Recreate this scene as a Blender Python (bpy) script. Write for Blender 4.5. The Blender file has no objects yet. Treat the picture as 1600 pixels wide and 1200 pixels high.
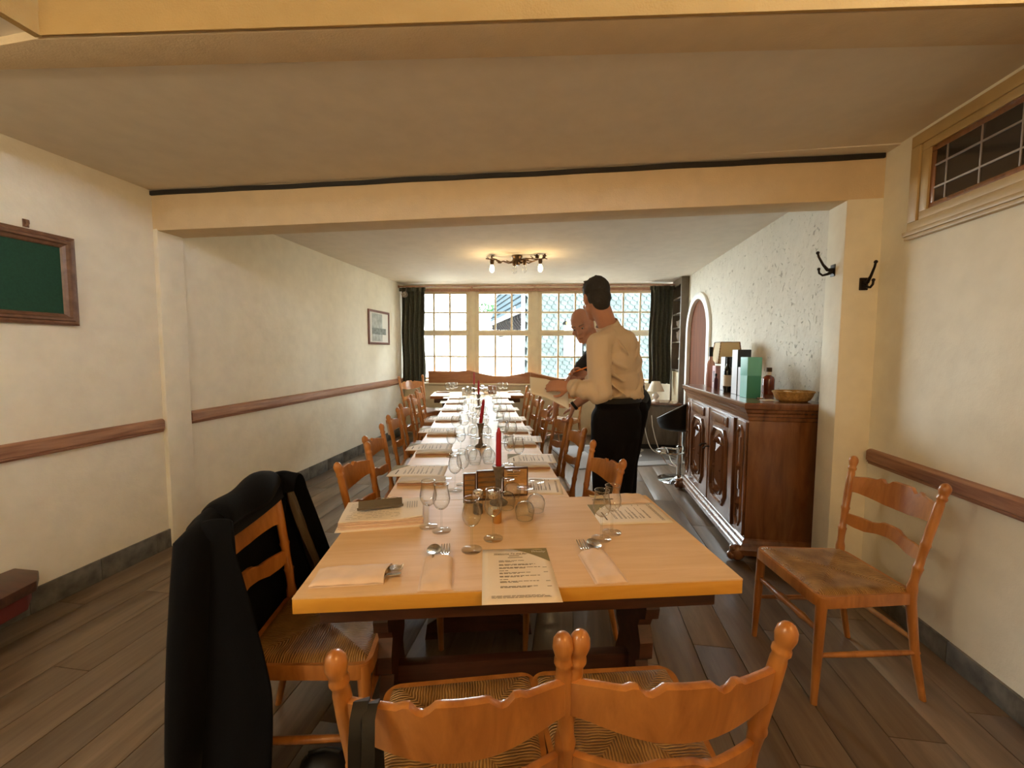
import bpy, bmesh, math, random
from mathutils import Vector, Matrix, noise
from mathutils.geometry import tessellate_polygon
random.seed(7)
SC = bpy.context.scene
COL = SC.collection
PI = math.pi
R_ = math.radians

# ------------------------------------------------------------------ camera, world, lamps, exposure
F_PX, C_X, C_Y = 650.0, 800.0, 593.0
YAW, PITCH, ROLL = math.atan(95 / 650), math.atan(44.5 / 650), R_(0.2)
CAM = Vector((0, 0, 1.40))
cam = bpy.data.objects.new('camera', bpy.data.cameras.new('camera'))
COL.objects.link(cam)
fwd = Vector((-math.sin(YAW) * math.cos(PITCH), math.cos(YAW) * math.cos(PITCH), -math.sin(PITCH)))
rgt = Vector((math.cos(YAW), math.sin(YAW), 0))
upv = rgt.cross(fwd)
rg2 = rgt * math.cos(ROLL) + upv * math.sin(ROLL)
up2 = upv * math.cos(ROLL) - rgt * math.sin(ROLL)
cam.matrix_world = Matrix((( rg2.x, up2.x, -fwd.x, CAM.x), (rg2.y, up2.y, -fwd.y, CAM.y), (rg2.z, up2.z, -fwd.z, CAM.z), (0, 0, 0, 1)))
cam.data.sensor_width = 36
cam.data.lens = 36 * F_PX / 1600
cam.data.shift_y = -(600 - C_Y) / 1600
cam.data.clip_start = 0.05
cam.data.clip_end = 300
SC.camera = cam

w = bpy.data.worlds.new('sky')
SC.world = w
w.use_nodes = True
bg = w.node_tree.nodes['Background']
bg.inputs['Color'].default_value = (0.86, 0.94, 1.0, 1)
bg.inputs['Strength'].default_value = 46.0

def lamp(name, loc, power, color, radius):
    l = bpy.data.lights.new(name, 'POINT')
    l.energy = power; l.color = color; l.shadow_soft_size = radius
    o = bpy.data.objects.new(name, l); COL.objects.link(o); o.location = loc
    return o
lamp('ceiling_lamp_light', (1.05, -0.55, 2.36), 34, (1.0, 0.52, 0.17), 0.10)
lamp('rear_fill_light', (-1.75, -0.55, 2.20), 54, (1.0, 0.86, 0.60), 0.14)  # added fill with no known fixture, brightens the left wall
WA = R_(4.5)
W0 = Vector((-2.83, 6.72, 0))
WROT = Matrix.Translation(W0) @ Matrix.Rotation(WA, 4, 'Z')
pl = bpy.data.lights.new('daylight_portal', 'AREA')
pl.shape = 'RECTANGLE'; pl.size = 4.2; pl.size_y = 1.6
pl.cycles.is_portal = True
po = bpy.data.objects.new('daylight_portal', pl); COL.objects.link(po)
po.matrix_world = WROT @ Matrix.Translation((2.2, 0.13, 1.66)) @ Matrix.Rotation(-PI / 2, 4, 'X')

vs = SC.view_settings
vs.view_transform = 'Standard'; vs.look = 'None'; vs.exposure = 0.0; vs.gamma = 1.0
vs.use_curve_mapping = False
SC.display_settings.display_device = 'sRGB'
cy = SC.cycles
cy.use_denoising = True
cy.max_bounces = 12; cy.diffuse_bounces = 9; cy.glossy_bounces = 4; cy.transparent_max_bounces = 40; cy.transmission_bounces = 6
cy.caustics_reflective = False; cy.caustics_refractive = False
cy.sample_clamp_indirect = 6.0

# ------------------------------------------------------------------ helpers: materials
MATS = {}
def newmat(name):
    m = bpy.data.materials.new(name); m.use_nodes = True
    MATS[name] = m
    return m, m.node_tree, m.node_tree.nodes['Principled BSDF']
def nd(t, ty, **kw):
    n = t.nodes.new(ty)
    for k, v in kw.items(): setattr(n, k, v)
    return n
def mapped(t, scale=(1, 1, 1), coord='Object', rot=(0, 0, 0)):
    tc = nd(t, 'ShaderNodeTexCoord'); mp = nd(t, 'ShaderNodeMapping')
    t.links.new(tc.outputs[coord], mp.inputs['Vector'])
    mp.inputs['Scale'].default_value = scale; mp.inputs['Rotation'].default_value = rot
    return mp.outputs['Vector']
def ramp(t, fac, stops):
    r = nd(t, 'ShaderNodeValToRGB')
    el = r.color_ramp.elements
    while len(el) < len(stops): el.new(0.5)
    for e, (p, c) in zip(el, stops): e.position = p; e.color = (*c, 1)
    t.links.new(fac, r.inputs['Fac'])
    return r.outputs['Color']
def plain(name, col, rough=0.5, metal=0.0, spec=0.5, coat=0.0, var=0.0, vscale=8.0, bump=0.0, bscale=60.0, sheen=0.0):
    m, t, b = newmat(name)
    b.inputs['Base Color'].default_value = (*col, 1)
    b.inputs['Roughness'].default_value = rough; b.inputs['Metallic'].default_value = metal
    b.inputs['Specular IOR Level'].default_value = spec; b.inputs['Coat Weight'].default_value = coat
    b.inputs['Sheen Weight'].default_value = sheen
    if var:
        n = nd(t, 'ShaderNodeTexNoise'); n.inputs['Scale'].default_value = vscale; n.inputs['Detail'].default_value = 5
        t.links.new(mapped(t), n.inputs['Vector'])
        lo = tuple(c * (1 - var) for c in col); hi = tuple(min(1, c * (1 + var)) for c in col)
        t.links.new(ramp(t, n.outputs['Fac'], [(0.3, lo), (0.7, hi)]), b.inputs['Base Color'])
    if bump:
        n = nd(t, 'ShaderNodeTexNoise'); n.inputs['Scale'].default_value = bscale; n.inputs['Detail'].default_value = 4
        t.links.new(mapped(t), n.inputs['Vector'])
        bp = nd(t, 'ShaderNodeBump'); bp.inputs['Strength'].default_value = bump; bp.inputs['Distance'].default_value = 0.01
        t.links.new(n.outputs['Fac'], bp.inputs['Height']); t.links.new(bp.outputs['Normal'], b.inputs['Normal'])
    return m
def wood(name, c1, c2, rough=0.35, scale=(2, 22, 22), coat=0.15, bump=0.05, coord='Object', vary=0.0, spec=0.5):
    m, t, b = newmat(name)
    v = mapped(t, scale, coord)
    n = nd(t, 'ShaderNodeTexNoise'); n.inputs['Scale'].default_value = 1.6; n.inputs['Detail'].default_value = 7; n.inputs['Roughness'].default_value = 0.62
    n.inputs['Distortion'].default_value = 0.6
    t.links.new(v, n.inputs['Vector'])
    colr = ramp(t, n.outputs['Fac'], [(0.32, c1), (0.68, c2)])
    if vary:
        oi = nd(t, 'ShaderNodeObjectInfo')
        mr = nd(t, 'ShaderNodeMapRange'); mr.inputs['To Min'].default_value = 1 - vary; mr.inputs['To Max'].default_value = 1 + vary
        t.links.new(oi.outputs['Random'], mr.inputs['Value'])
        mx = nd(t, 'ShaderNodeMix', data_type='RGBA', blend_type='MULTIPLY'); mx.inputs['Factor'].default_value = 1
        t.links.new(colr, mx.inputs['A']); t.links.new(mr.outputs['Result'], mx.inputs['B'])
        colr = mx.outputs['Result']
    t.links.new(colr, b.inputs['Base Color'])
    b.inputs['Roughness'].default_value = rough; b.inputs['Coat Weight'].default_value = coat; b.inputs['Coat Roughness'].default_value = 0.2
    b.inputs['Specular IOR Level'].default_value = spec
    bp = nd(t, 'ShaderNodeBump'); bp.inputs['Strength'].default_value = bump; bp.inputs['Distance'].default_value = 0.004
    t.links.new(n.outputs['Fac'], bp.inputs['Height']); t.links.new(bp.outputs['Normal'], b.inputs['Normal'])
    return m
def plaster(name, col, fine=0.12, coarse=0.25, chips=False, cdark=None):
    m, t, b = newmat(name)
    b.inputs['Roughness'].default_value = 0.9; b.inputs['Specular IOR Level'].default_value = 0.2
    v = mapped(t)
    n1 = nd(t, 'ShaderNodeTexNoise'); n1.inputs['Scale'].default_value = 150; n1.inputs['Detail'].default_value = 3
    n2 = nd(t, 'ShaderNodeTexNoise'); n2.inputs['Scale'].default_value = 9; n2.inputs['Detail'].default_value = 6
    for n in (n1, n2): t.links.new(v, n.inputs['Vector'])
    lo = tuple(c * 0.93 for c in col)
    base = ramp(t, n2.outputs['Fac'], [(0.3, lo), (0.65, col)])
    b1 = nd(t, 'ShaderNodeBump'); b1.inputs['Strength'].default_value = fine; b1.inputs['Distance'].default_value = 0.004
    t.links.new(n1.outputs['Fac'], b1.inputs['Height'])
    b2 = nd(t, 'ShaderNodeBump'); b2.inputs['Strength'].default_value = coarse; b2.inputs['Distance'].default_value = 0.02
    t.links.new(n2.outputs['Fac'], b2.inputs['Height']); t.links.new(b1.outputs['Normal'], b2.inputs['Normal'])
    nor = b2.outputs['Normal']
    if chips:
        n3 = nd(t, 'ShaderNodeTexNoise'); n3.inputs['Scale'].default_value = 15; n3.inputs['Detail'].default_value = 3; n3.inputs['Distortion'].default_value = 2.2
        t.links.new(mapped(t, (1, 1.2, 0.9)), n3.inputs['Vector'])
        mask = ramp(t, n3.outputs['Fac'], [(0.30, (0, 0, 0)), (0.37, (1, 1, 1))])
        mx = nd(t, 'ShaderNodeMix', data_type='RGBA'); mx.inputs['A'].default_value = (*cdark, 1)
        t.links.new(mask, mx.inputs['Factor']); t.links.new(base, mx.inputs['B'])
        base = mx.outputs['Result']
        b3 = nd(t, 'ShaderNodeBump'); b3.inputs['Strength'].default_value = 0.8; b3.inputs['Distance'].default_value = 0.012
        t.links.new(mask, b3.inputs['Height']); t.links.new(nor, b3.inputs['Normal']); nor = b3.outputs['Normal']
    t.links.new(base, b.inputs['Base Color']); t.links.new(nor, b.inputs['Normal'])
    return m
def glass(name, tint=(1, 1, 1), ior=1.45, boost=0.0, rough=0.02):
    m, t, b = newmat(name)
    t.nodes.remove(b)
    out = t.nodes['Material Output']
    tr = nd(t, 'ShaderNodeBsdfTransparent'); tr.inputs['Color'].default_value = (*tint, 1)
    gl = nd(t, 'ShaderNodeBsdfGlossy'); gl.inputs['Roughness'].default_value = rough
    lw = nd(t, 'ShaderNodeLayerWeight'); lw.inputs['Blend'].default_value = 0.5
    pw = nd(t, 'ShaderNodeMath', operation='POWER'); pw.inputs[1].default_value = 4.0 - boost
    t.links.new(lw.outputs['Facing'], pw.inputs[0])
    a = nd(t, 'ShaderNodeMath', operation='MULTIPLY_ADD', use_clamp=True); a.inputs[1].default_value = 0.75; a.inputs[2].default_value = 0.035
    t.links.new(pw.outputs[0], a.inputs[0]); fac = a.outputs[0]
    if boost:
        t.links.new(ramp(t, lw.outputs['Facing'], [(0.0, tint), (0.72, tuple(c * .97 for c in tint)), (0.97, tuple(c * .42 for c in tint))]), tr.inputs['Color'])
    mx = nd(t, 'ShaderNodeMixShader')
    t.links.new(fac, mx.inputs['Fac']); t.links.new(tr.outputs[0], mx.inputs[1]); t.links.new(gl.outputs[0], mx.inputs[2])
    t.links.new(mx.outputs[0], out.inputs['Surface'])
    return m
def emit(name, col, strength):
    m, t, b = newmat(name)
    b.inputs['Base Color'].default_value = (*col, 1)
    b.inputs['Emission Color'].default_value = (*col, 1); b.inputs['Emission Strength'].default_value = strength
    return m

# ------------------------------------------------------------------ helpers: geometry
class MB:
    def __init__(s): s.v = []; s.f = []
    def add(s, vs, fs, M=None):
        b = len(s.v)
        s.v += [tuple(M @ Vector(p)) if M else tuple(p) for p in vs]
        s.f += [tuple(i + b for i in f) for f in fs]
        return s
    def box(s, x0, x1, y0, y1, z0, z1, M=None):
        return s.add([(x0, y0, z0), (x1, y0, z0), (x1, y1, z0), (x0, y1, z0), (x0, y0, z1), (x1, y0, z1), (x1, y1, z1), (x0, y1, z1)],
                     [(0, 3, 2, 1), (4, 5, 6, 7), (0, 1, 5, 4), (1, 2, 6, 5), (2, 3, 7, 6), (3, 0, 4, 7)], M)
    def prism(s, pts, z0, z1, M=None):
        n = len(pts)
        vs = [(x, y, z0) for x, y in pts] + [(x, y, z1) for x, y in pts]
        fs = [tuple(range(n - 1, -1, -1)), tuple(range(n, 2 * n))] + [(i, (i + 1) % n, n + (i + 1) % n, n + i) for i in range(n)]
        return s.add(vs, fs, M)
    def loft(s, rings, close=True, caps=True, M=None):
        n = len(rings[0]); vs = [p for r in rings for p in r]; fs = []
        for k in range(len(rings) - 1):
            for i in range(n if close else n - 1):
                j = (i + 1) % n
                fs.append((k * n + i, k * n + j, (k + 1) * n + j, (k + 1) * n + i))
        if caps and close:
            fs.append(tuple(range(n - 1, -1, -1))); fs.append(tuple(range((len(rings) - 1) * n, len(rings) * n)))
        return s.add(vs, fs, M)
    def lathe(s, prof, n=16, M=None, caps=True):
        return s.loft([[(r * math.cos(2 * PI * i / n), r * math.sin(2 * PI * i / n), z) for i in range(n)] for r, z in prof], True, caps, M)
    def tube(s, pts, rad, n=8, caps=True, M=None, squash=1.0):
        pts = [Vector(p) for p in pts]
        if not hasattr(rad, '__len__'): rad = [rad] * len(pts)
        rings = []; ref = None
        for i, p in enumerate(pts):
            t = (pts[min(i + 1, len(pts) - 1)] - pts[max(i - 1, 0)])
            if t.length < 1e-9: t = Vector((0, 0, 1))
            t.normalize()
            if ref is None:
                ref = Vector((1, 0, 0)) if abs(t.x) < 0.8 else Vector((0, 1, 0))
            a = (ref - t * ref.dot(t)).normalized(); ref = a; b = t.cross(a)
            rings.append([tuple(p + (a * math.cos(2 * PI * k / n) + b * math.sin(2 * PI * k / n) * squash) * rad[i]) for k in range(n)])
        return s.loft(rings, True, caps, M)
    def cyl(s, p0, p1, r0, r1=None, n=12, M=None): return s.tube([p0, p1], [r0, r0 if r1 is None else r1], n, True, M)
    def ball(s, c, r, n=10, m=7, M=None):
        r = r if hasattr(r, '__len__') else (r, r, r)
        rings = [[(c[0] + r[0] * math.sin(PI * k / m) * math.cos(2 * PI * i / n), c[1] + r[1] * math.sin(PI * k / m) * math.sin(2 * PI * i / n), c[2] - r[2] * math.cos(PI * k / m)) for i in range(n)] for k in range(m + 1)]
        rings[0] = [(c[0] + r[0] * 0.01 * math.cos(2 * PI * i / n), c[1] + r[1] * 0.01 * math.sin(2 * PI * i / n), c[2] - r[2]) for i in range(n)]
        rings[-1] = [(c[0] + r[0] * 0.01 * math.cos(2 * PI * i / n), c[1] + r[1] * 0.01 * math.sin(2 * PI * i / n), c[2] + r[2]) for i in range(n)]
        return s.loft(rings, True, True, M)
    def grid(s, fn, nu, nv, M=None):
        vs = [fn(i / nu, j / nv) for j in range(nv + 1) for i in range(nu + 1)]
        fs = [(j * (nu + 1) + i, j * (nu + 1) + i + 1, (j + 1) * (nu + 1) + i + 1, (j + 1) * (nu + 1) + i) for j in range(nv) for i in range(nu)]
        return s.add(vs, fs, M)
    def slab(s, fn, nu, nv, off, M=None):
        """a sheet with thickness: fn(u, v) -> point, off = displacement of its underside"""
        off = Vector(off)
        top = [Vector(fn(i / nu, j / nv)) for j in range(nv + 1) for i in range(nu + 1)]
        N = len(top); W = nu + 1
        vs = [tuple(p) for p in top] + [tuple(p + off) for p in top]
        fs = []
        for j in range(nv):
            for i in range(nu):
                a = j * W + i
                fs.append((a, a + 1, a + 1 + W, a + W)); fs.append((N + a, N + a + W, N + a + 1 + W, N + a + 1))
        for i in range(nu):
            fs.append((i + 1, i, N + i, N + i + 1)); a = nv * W + i; fs.append((a, a + 1, N + a + 1, N + a))
        for j in range(nv):
            a = j * W; fs.append((a, a + W, N + a + W, N + a)); a = j * W + nu; fs.append((a + W, a, N + a, N + a + W))
        return s.add(vs, fs, M)
    def mesh(s, name, mat, smooth=True, bevel=0.0, ang=38):
        me = bpy.data.meshes.new(name)
        me.from_pydata(s.v, [], s.f)
        bm = bmesh.new(); bm.from_mesh(me)
        bmesh.ops.recalc_face_normals(bm, faces=bm.faces)
        if bevel:
            ed = [e for e in bm.edges if len(e.link_faces) == 2 and e.calc_face_angle(0) > 0.6]
            bmesh.ops.bevel(bm, geom=ed, offset=bevel, segments=2, profile=0.6, affect='EDGES', clamp_overlap=True)
        bm.to_mesh(me); bm.free()
        if smooth:
            me.polygons.foreach_set('use_smooth', [True] * len(me.polygons))
            me.set_sharp_from_angle(angle=R_(ang))
        me.materials.append(mat)
        return me
    def build(s, name, mat, parent=None, smooth=True, bevel=0.0, ang=38, kind=None, label=None):
        return put(name, s.mesh(name, mat, smooth, bevel, ang), parent, kind, label)
def put(name, me, parent=None, kind=None, label=None):
    o = bpy.data.objects.new(name, me); COL.objects.link(o)
    if parent is not None: o.parent = parent
    if kind: o['kind'] = kind
    if label: o['label'] = label
    return o
def tag(o, label, cat, group=None, kind=None):
    o['label'] = label; o['category'] = cat
    if group: o['group'] = group
    if kind: o['kind'] = kind
    return o
def thing(name, label, cat, loc=(0, 0, 0), rz=0.0, group=None, M=None):
    o = bpy.data.objects.new(name, None); COL.objects.link(o)
    o.empty_display_size = 0.05
    if M is not None: o.matrix_world = M
    else: o.location = loc; o.rotation_euler = (0, 0, rz)
    return tag(o, label, cat, group)
def struct(name, mb, mat, parent=None, smooth=True, bevel=0.0, label=None, cat=None):
    o = mb.build(name, mat, parent, smooth, bevel)
    if parent is None: o['kind'] = 'structure'
    if label: o['label'] = label
    if cat: o['category'] = cat
    return o
def sempty(name, loc=(0, 0, 0), M=None, label=None, cat=None):
    o = bpy.data.objects.new(name, None); COL.objects.link(o); o['kind'] = 'structure'
    if M is not None: o.matrix_world = M
    else: o.location = loc
    if label: o['label'] = label
    if cat: o['category'] = cat
    return o
def dup(root, label, loc=None, rz=None, group=None, M=None, scale=None):
    r = root.copy(); COL.objects.link(r)
    if M is not None: r.matrix_world = M
    if loc is not None: r.location = loc
    if rz is not None: r.rotation_euler = (0, 0, rz)
    if scale: r.scale = scale
    r['label'] = label
    if group: r['group'] = group
    for ch in list(root.children):
        c = ch.copy(); COL.objects.link(c); c.parent = r
        for g in list(ch.children):
            d = g.copy(); COL.objects.link(d); d.parent = c
    return r
def lerp(a, b, t): return a + (b - a) * t
def interp(x, tab):
    if x <= tab[0][0]: return tab[0][1]
    for (x0, y0), (x1, y1) in zip(tab, tab[1:]):
        if x <= x1: return lerp(y0, y1, (x - x0) / (x1 - x0))
    return tab[-1][1]
def arcpts(cx, cz, r, a0, a1, n): return [(cx + r * math.cos(lerp(a0, a1, k / n)), cz + r * math.sin(lerp(a0, a1, k / n))) for k in range(n + 1)]
# the dining tables run 13 degrees off the room: a point u along their width, v along their length
TH = R_(13)
TD = Vector((-math.sin(TH), math.cos(TH), 0)); TS = Vector((math.cos(TH), math.sin(TH), 0)); TO = Vector((-0.722, 0.956, 0))
def UV(u, v, z=0.0):
    p = TO + TS * u + TD * v
    return Vector((p.x, p.y, z))
TZ = 0.75

# ------------------------------------------------------------------ materials
M_wall = plaster('cream_plaster', (0.87, 0.84, 0.72))
M_stone = plaster('chipped_stone_plaster', (0.74, 0.71, 0.62), 0.35, 1.0, True, (0.46, 0.43, 0.36))
M_ceil = plaster('ceiling_paint', (0.76, 0.70, 0.61), 0.06, 0.1)
M_bay = plaster('lamp_tinted_plaster', (0.43, 0.28, 0.105), 0.3, 0.25)  # orange lamplight on the bay faces is mixed into this plaster colour
M_beam = plaster('beam_plaster', (0.72, 0.58, 0.39), 0.3, 0.25)
M_cream = plain('cream_gloss_paint', (0.70, 0.62, 0.45), 0.4, var=0.06)
M_white = plain('white_paint', (0.78, 0.77, 0.72), 0.4)
M_strip = plain('black_strip', (0.012, 0.010, 0.010), 0.6, var=0.3)
M_casing = plain('ochre_gloss_paint', (0.46, 0.33, 0.15), 0.4, var=0.1)
M_rail = wood('rail_wood', (0.20, 0.085, 0.045), (0.42, 0.22, 0.13), 0.45, (20, 1.5, 20), 0.1)
M_base = plain('grey_stone_tile', (0.13, 0.125, 0.11), 0.55, var=0.45, vscale=14, bump=0.2)
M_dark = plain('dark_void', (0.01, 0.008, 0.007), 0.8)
M_plank = wood('floor_plank', (0.108, 0.072, 0.046), (0.20, 0.146, 0.102), 0.36, (10, 1.0, 10), 0.25, 0.06, vary=0.16)
M_floor = plain('floor_joint', (0.10, 0.075, 0.055), 0.8)
M_chair = wood('honey_varnished_wood', (0.28, 0.10, 0.022), (0.52, 0.22, 0.055), 0.28, (9, 9, 2), 0.35)
M_table = wood('pale_table_wood', (0.70, 0.47, 0.26), (0.80, 0.58, 0.36), 0.5, (1.2, 14, 14), 0.0, spec=0.3)
M_edge = wood('golden_table_edge', (0.64, 0.32, 0.042), (0.74, 0.40, 0.07), 0.35, (2, 14, 14), 0.2)
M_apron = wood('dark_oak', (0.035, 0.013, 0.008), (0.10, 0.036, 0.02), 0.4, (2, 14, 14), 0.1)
M_cab = wood('walnut_varnish', (0.11, 0.040, 0.014), (0.23, 0.090, 0.032), 0.26, (9, 9, 1.6), 0.8)
M_bench = wood('brown_bench_wood', (0.20, 0.075, 0.026), (0.33, 0.14, 0.05), 0.4, (2, 9, 9), 0.1)
M_shelf = wood('grey_brown_wood', (0.10, 0.075, 0.05), (0.18, 0.14, 0.10), 0.5, (9, 9, 1.6), 0.05)
M_door = wood('red_brown_panel', (0.075, 0.020, 0.005), (0.12, 0.035, 0.009), 0.7, (9, 9, 1.2), 0.0, spec=0.08)
M_curt = plain('olive_green_curtain', (0.055, 0.055, 0.036), 0.95, var=0.25, vscale=30, sheen=0.1)
M_pane = glass('window_glass', (0.97, 0.99, 0.98), 1.45)
M_glass = glass('clear_glass', (0.985, 0.99, 0.985), 1.5, 1.2)
M_foot = glass('glass_foot', (0.97, 0.975, 0.97), 1.5, 0.0)
M_rim = glass('glass_rim', (0.95, 0.96, 0.95), 1.5, 3.2, 0.12)
M_amber = plain('amber_spirit', (0.16, 0.020, 0.004), 0.08, coat=0.6)
M_paper = plain('menu_paper', (0.88, 0.80, 0.70), 0.7, var=0.03)
M_ink = plain('printed_ink', (0.13, 0.10, 0.07), 0.8)
M_inkw = plain('white_print', (0.70, 0.66, 0.56), 0.7)
M_olive = plain('olive_print', (0.24, 0.19, 0.065), 0.7)
M_kraft = plain('pink_kraft_paper', (0.78, 0.62, 0.52), 0.8, var=0.06, vscale=20, bump=0.08, bscale=30)
M_nap = plain('grey_napkin_pouch', (0.62, 0.56, 0.50), 0.85, var=0.05, vscale=20, bump=0.1, bscale=30)
M_steel = plain('polished_steel', (0.62, 0.58, 0.54), 0.18, 1.0)
M_chrome = plain('chrome', (0.72, 0.74, 0.76), 0.10, 1.0)
M_black = plain('black_leather', (0.009, 0.009, 0.0095), 0.5, spec=0.3, bump=0.06, bscale=150)
M_iron = plain('wrought_iron', (0.018, 0.012, 0.009), 0.45, 0.6)
M_bronze = plain('antique_bronze', (0.085, 0.050, 0.026), 0.4, 0.7, var=0.3)
M_red = plain('red_candle_wax', (0.33, 0.008, 0.022), 0.45)
M_pewter = plain('grey_candlestick', (0.16, 0.135, 0.11), 0.5, 0.5, var=0.35, vscale=40)
M_coat = plain('dark_navy_wool', (0.0030, 0.0036, 0.0058), 0.95, spec=0.12, bump=0.1, bscale=200, sheen=0.02)
M_lining = plain('brown_satin_lining', (0.075, 0.055, 0.035), 0.35, var=0.2)
M_shirt = plain('cream_shirt_cotton', (0.58, 0.48, 0.38), 0.9, bump=0.15, bscale=25)
M_trous = plain('black_trousers', (0.005, 0.004, 0.005), 0.95, spec=0.15)
M_tee = plain('charcoal_tshirt', (0.022, 0.024, 0.028), 0.9)
M_skin = plain('skin', (0.42, 0.205, 0.135), 0.55, var=0.08, vscale=12)
M_hair = plain('dark_brown_hair', (0.014, 0.010, 0.007), 0.7, bump=0.5, bscale=90)
M_bulb = emit('lit_bulb', (1.0, 0.78, 0.42), 26.0)
M_bulboff = glass('unlit_bulb_glass', (0.95, 0.95, 0.95), 1.45, 0.5)

def rush_mat():
    m, t, b = newmat('woven_rush')
    v = mapped(t)
    sx = nd(t, 'ShaderNodeSeparateXYZ'); t.links.new(v, sx.inputs[0])
    ax = nd(t, 'ShaderNodeMath', operation='ABSOLUTE'); ay = nd(t, 'ShaderNodeMath', operation='ABSOLUTE')
    t.links.new(sx.outputs['X'], ax.inputs[0]); t.links.new(sx.outputs['Y'], ay.inputs[0])
    gt = nd(t, 'ShaderNodeMath', operation='GREATER_THAN'); t.links.new(ay.outputs[0], gt.inputs[0]); t.links.new(ax.outputs[0], gt.inputs[1])
    mx = nd(t, 'ShaderNodeMix'); t.links.new(gt.outputs[0], mx.inputs['Factor']); t.links.new(sx.outputs['Y'], mx.inputs['A']); t.links.new(sx.outputs['X'], mx.inputs['B'])
    jit = nd(t, 'ShaderNodeTexNoise'); jit.inputs['Scale'].default_value = 28; t.links.new(v, jit.inputs['Vector'])
    ad = nd(t, 'ShaderNodeMath', operation='MULTIPLY_ADD'); ad.inputs[1].default_value = 0.010
    t.links.new(jit.outputs['Fac'], ad.inputs[0]); t.links.new(mx.outputs['Result'], ad.inputs[2])
    mu = nd(t, 'ShaderNodeMath', operation='MULTIPLY'); mu.inputs[1].default_value = 2 * PI / 0.0075; t.links.new(ad.outputs[0], mu.inputs[0])
    si = nd(t, 'ShaderNodeMath', operation='SINE'); t.links.new(mu.outputs[0], si.inputs[0])
    mr = nd(t, 'ShaderNodeMapRange'); mr.inputs['From Min'].default_value = -1; t.links.new(si.outputs[0], mr.inputs['Value'])
    n = nd(t, 'ShaderNodeTexNoise'); n.inputs['Scale'].default_value = 16; n.inputs['Detail'].default_value = 5; t.links.new(v, n.inputs['Vector'])
    c1 = ramp(t, n.outputs['Fac'], [(0.3, (0.25, 0.125, 0.035)), (0.7, (0.50, 0.29, 0.10))])
    c2 = ramp(t, mr.outputs['Result'], [(0.0, (0.45, 0.40, 0.34)), (0.5, (1, 1, 1))])
    mm = nd(t, 'ShaderNodeMix', data_type='RGBA', blend_type='MULTIPLY'); mm.inputs['Factor'].default_value = 1
    t.links.new(c1, mm.inputs['A']); t.links.new(c2, mm.inputs['B']); t.links.new(mm.outputs['Result'], b.inputs['Base Color'])
    bp = nd(t, 'ShaderNodeBump'); bp.inputs['Strength'].default_value = 0.7; bp.inputs['Distance'].default_value = 0.004
    t.links.new(mr.outputs['Result'], bp.inputs['Height']); t.links.new(bp.outputs['Normal'], b.inputs['Normal'])
    b.inputs['Roughness'].default_value = 0.45
    return m
M_rush = rush_mat()

# ------------------------------------------------------------------ the room
XL, XR, XF = -2.83, 1.70, 1.66          # left wall, right wall near, right wall far
floor = struct('floor', MB().box(-3.0, 2.0, -2.1, 7.3, -0.12, -0.006), M_floor)
def world_wood(m):
    t = m.node_tree
    for mp in [n for n in t.nodes if n.type == 'MAPPING']:
        g = nd(t, 'ShaderNodeNewGeometry'); oi = nd(t, 'ShaderNodeObjectInfo')
        va = nd(t, 'ShaderNodeVectorMath', operation='MULTIPLY_ADD'); va.inputs[1].default_value = (7, 13, 3)
        t.links.new(oi.outputs['Random'], va.inputs[0]); t.links.new(g.outputs['Position'], va.inputs[2])
        t.links.new(va.outputs[0], mp.inputs['Vector'])
world_wood(M_plank)
PW, PL = 0.19, 1.28
pm = MB().box(0, PW - 0.003, 0, PL - 0.003, -0.012, 0.0).mesh('plank', M_plank, bevel=0.0012)
k = 0
for i in range(24):
    x = XL + i * PW
    if x > XR: break
    y = -2.0 - ((i * 0.437) % 1.0) * PL
    while y < 7.1:
        o = put('plank', pm, floor)
        o.location = (x, y, 0)
        if x + PW > XR: o.scale = ((XR - x) / PW, 1, 1)
        y += PL
struct('wall_left', MB().box(-3.0, XL, -2.1, 7.0, 0, 2.6), M_wall)
struct('wall_right', MB().box(XR, 1.95, -2.1, 2.66, 0, 2.6), M_wall)
struct('wall_rear', MB().box(-3.0, 1.95, -2.2, -2.0, 0, 2.8), M_wall)
# far right wall with an arched opening
A_Y, A_R, A_S = 5.90, 0.46, 1.67
outer = [(2.70, 0), (A_Y - A_R, 0)] + [(y, z) for y, z in arcpts(A_Y, A_S, A_R, PI, 0, 20)] + [(A_Y + A_R, 0), (6.44, 0), (6.44, 2.6), (2.70, 2.6)]
tri = tessellate_polygon([[Vector((y, z, 0)) for y, z in outer]])
mb = MB(); n = len(outer)
mb.add([(XF, y, z) for y, z in outer] + [(1.95, y, z) for y, z in outer],
       [tuple(t) for t in tri] + [tuple(i + n for i in reversed(t)) for t in tri] + [(i, (i + 1) % n, n + (i + 1) % n, n + i) for i in range(n)])
struct('wall_far_right', mb, M_stone)
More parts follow.
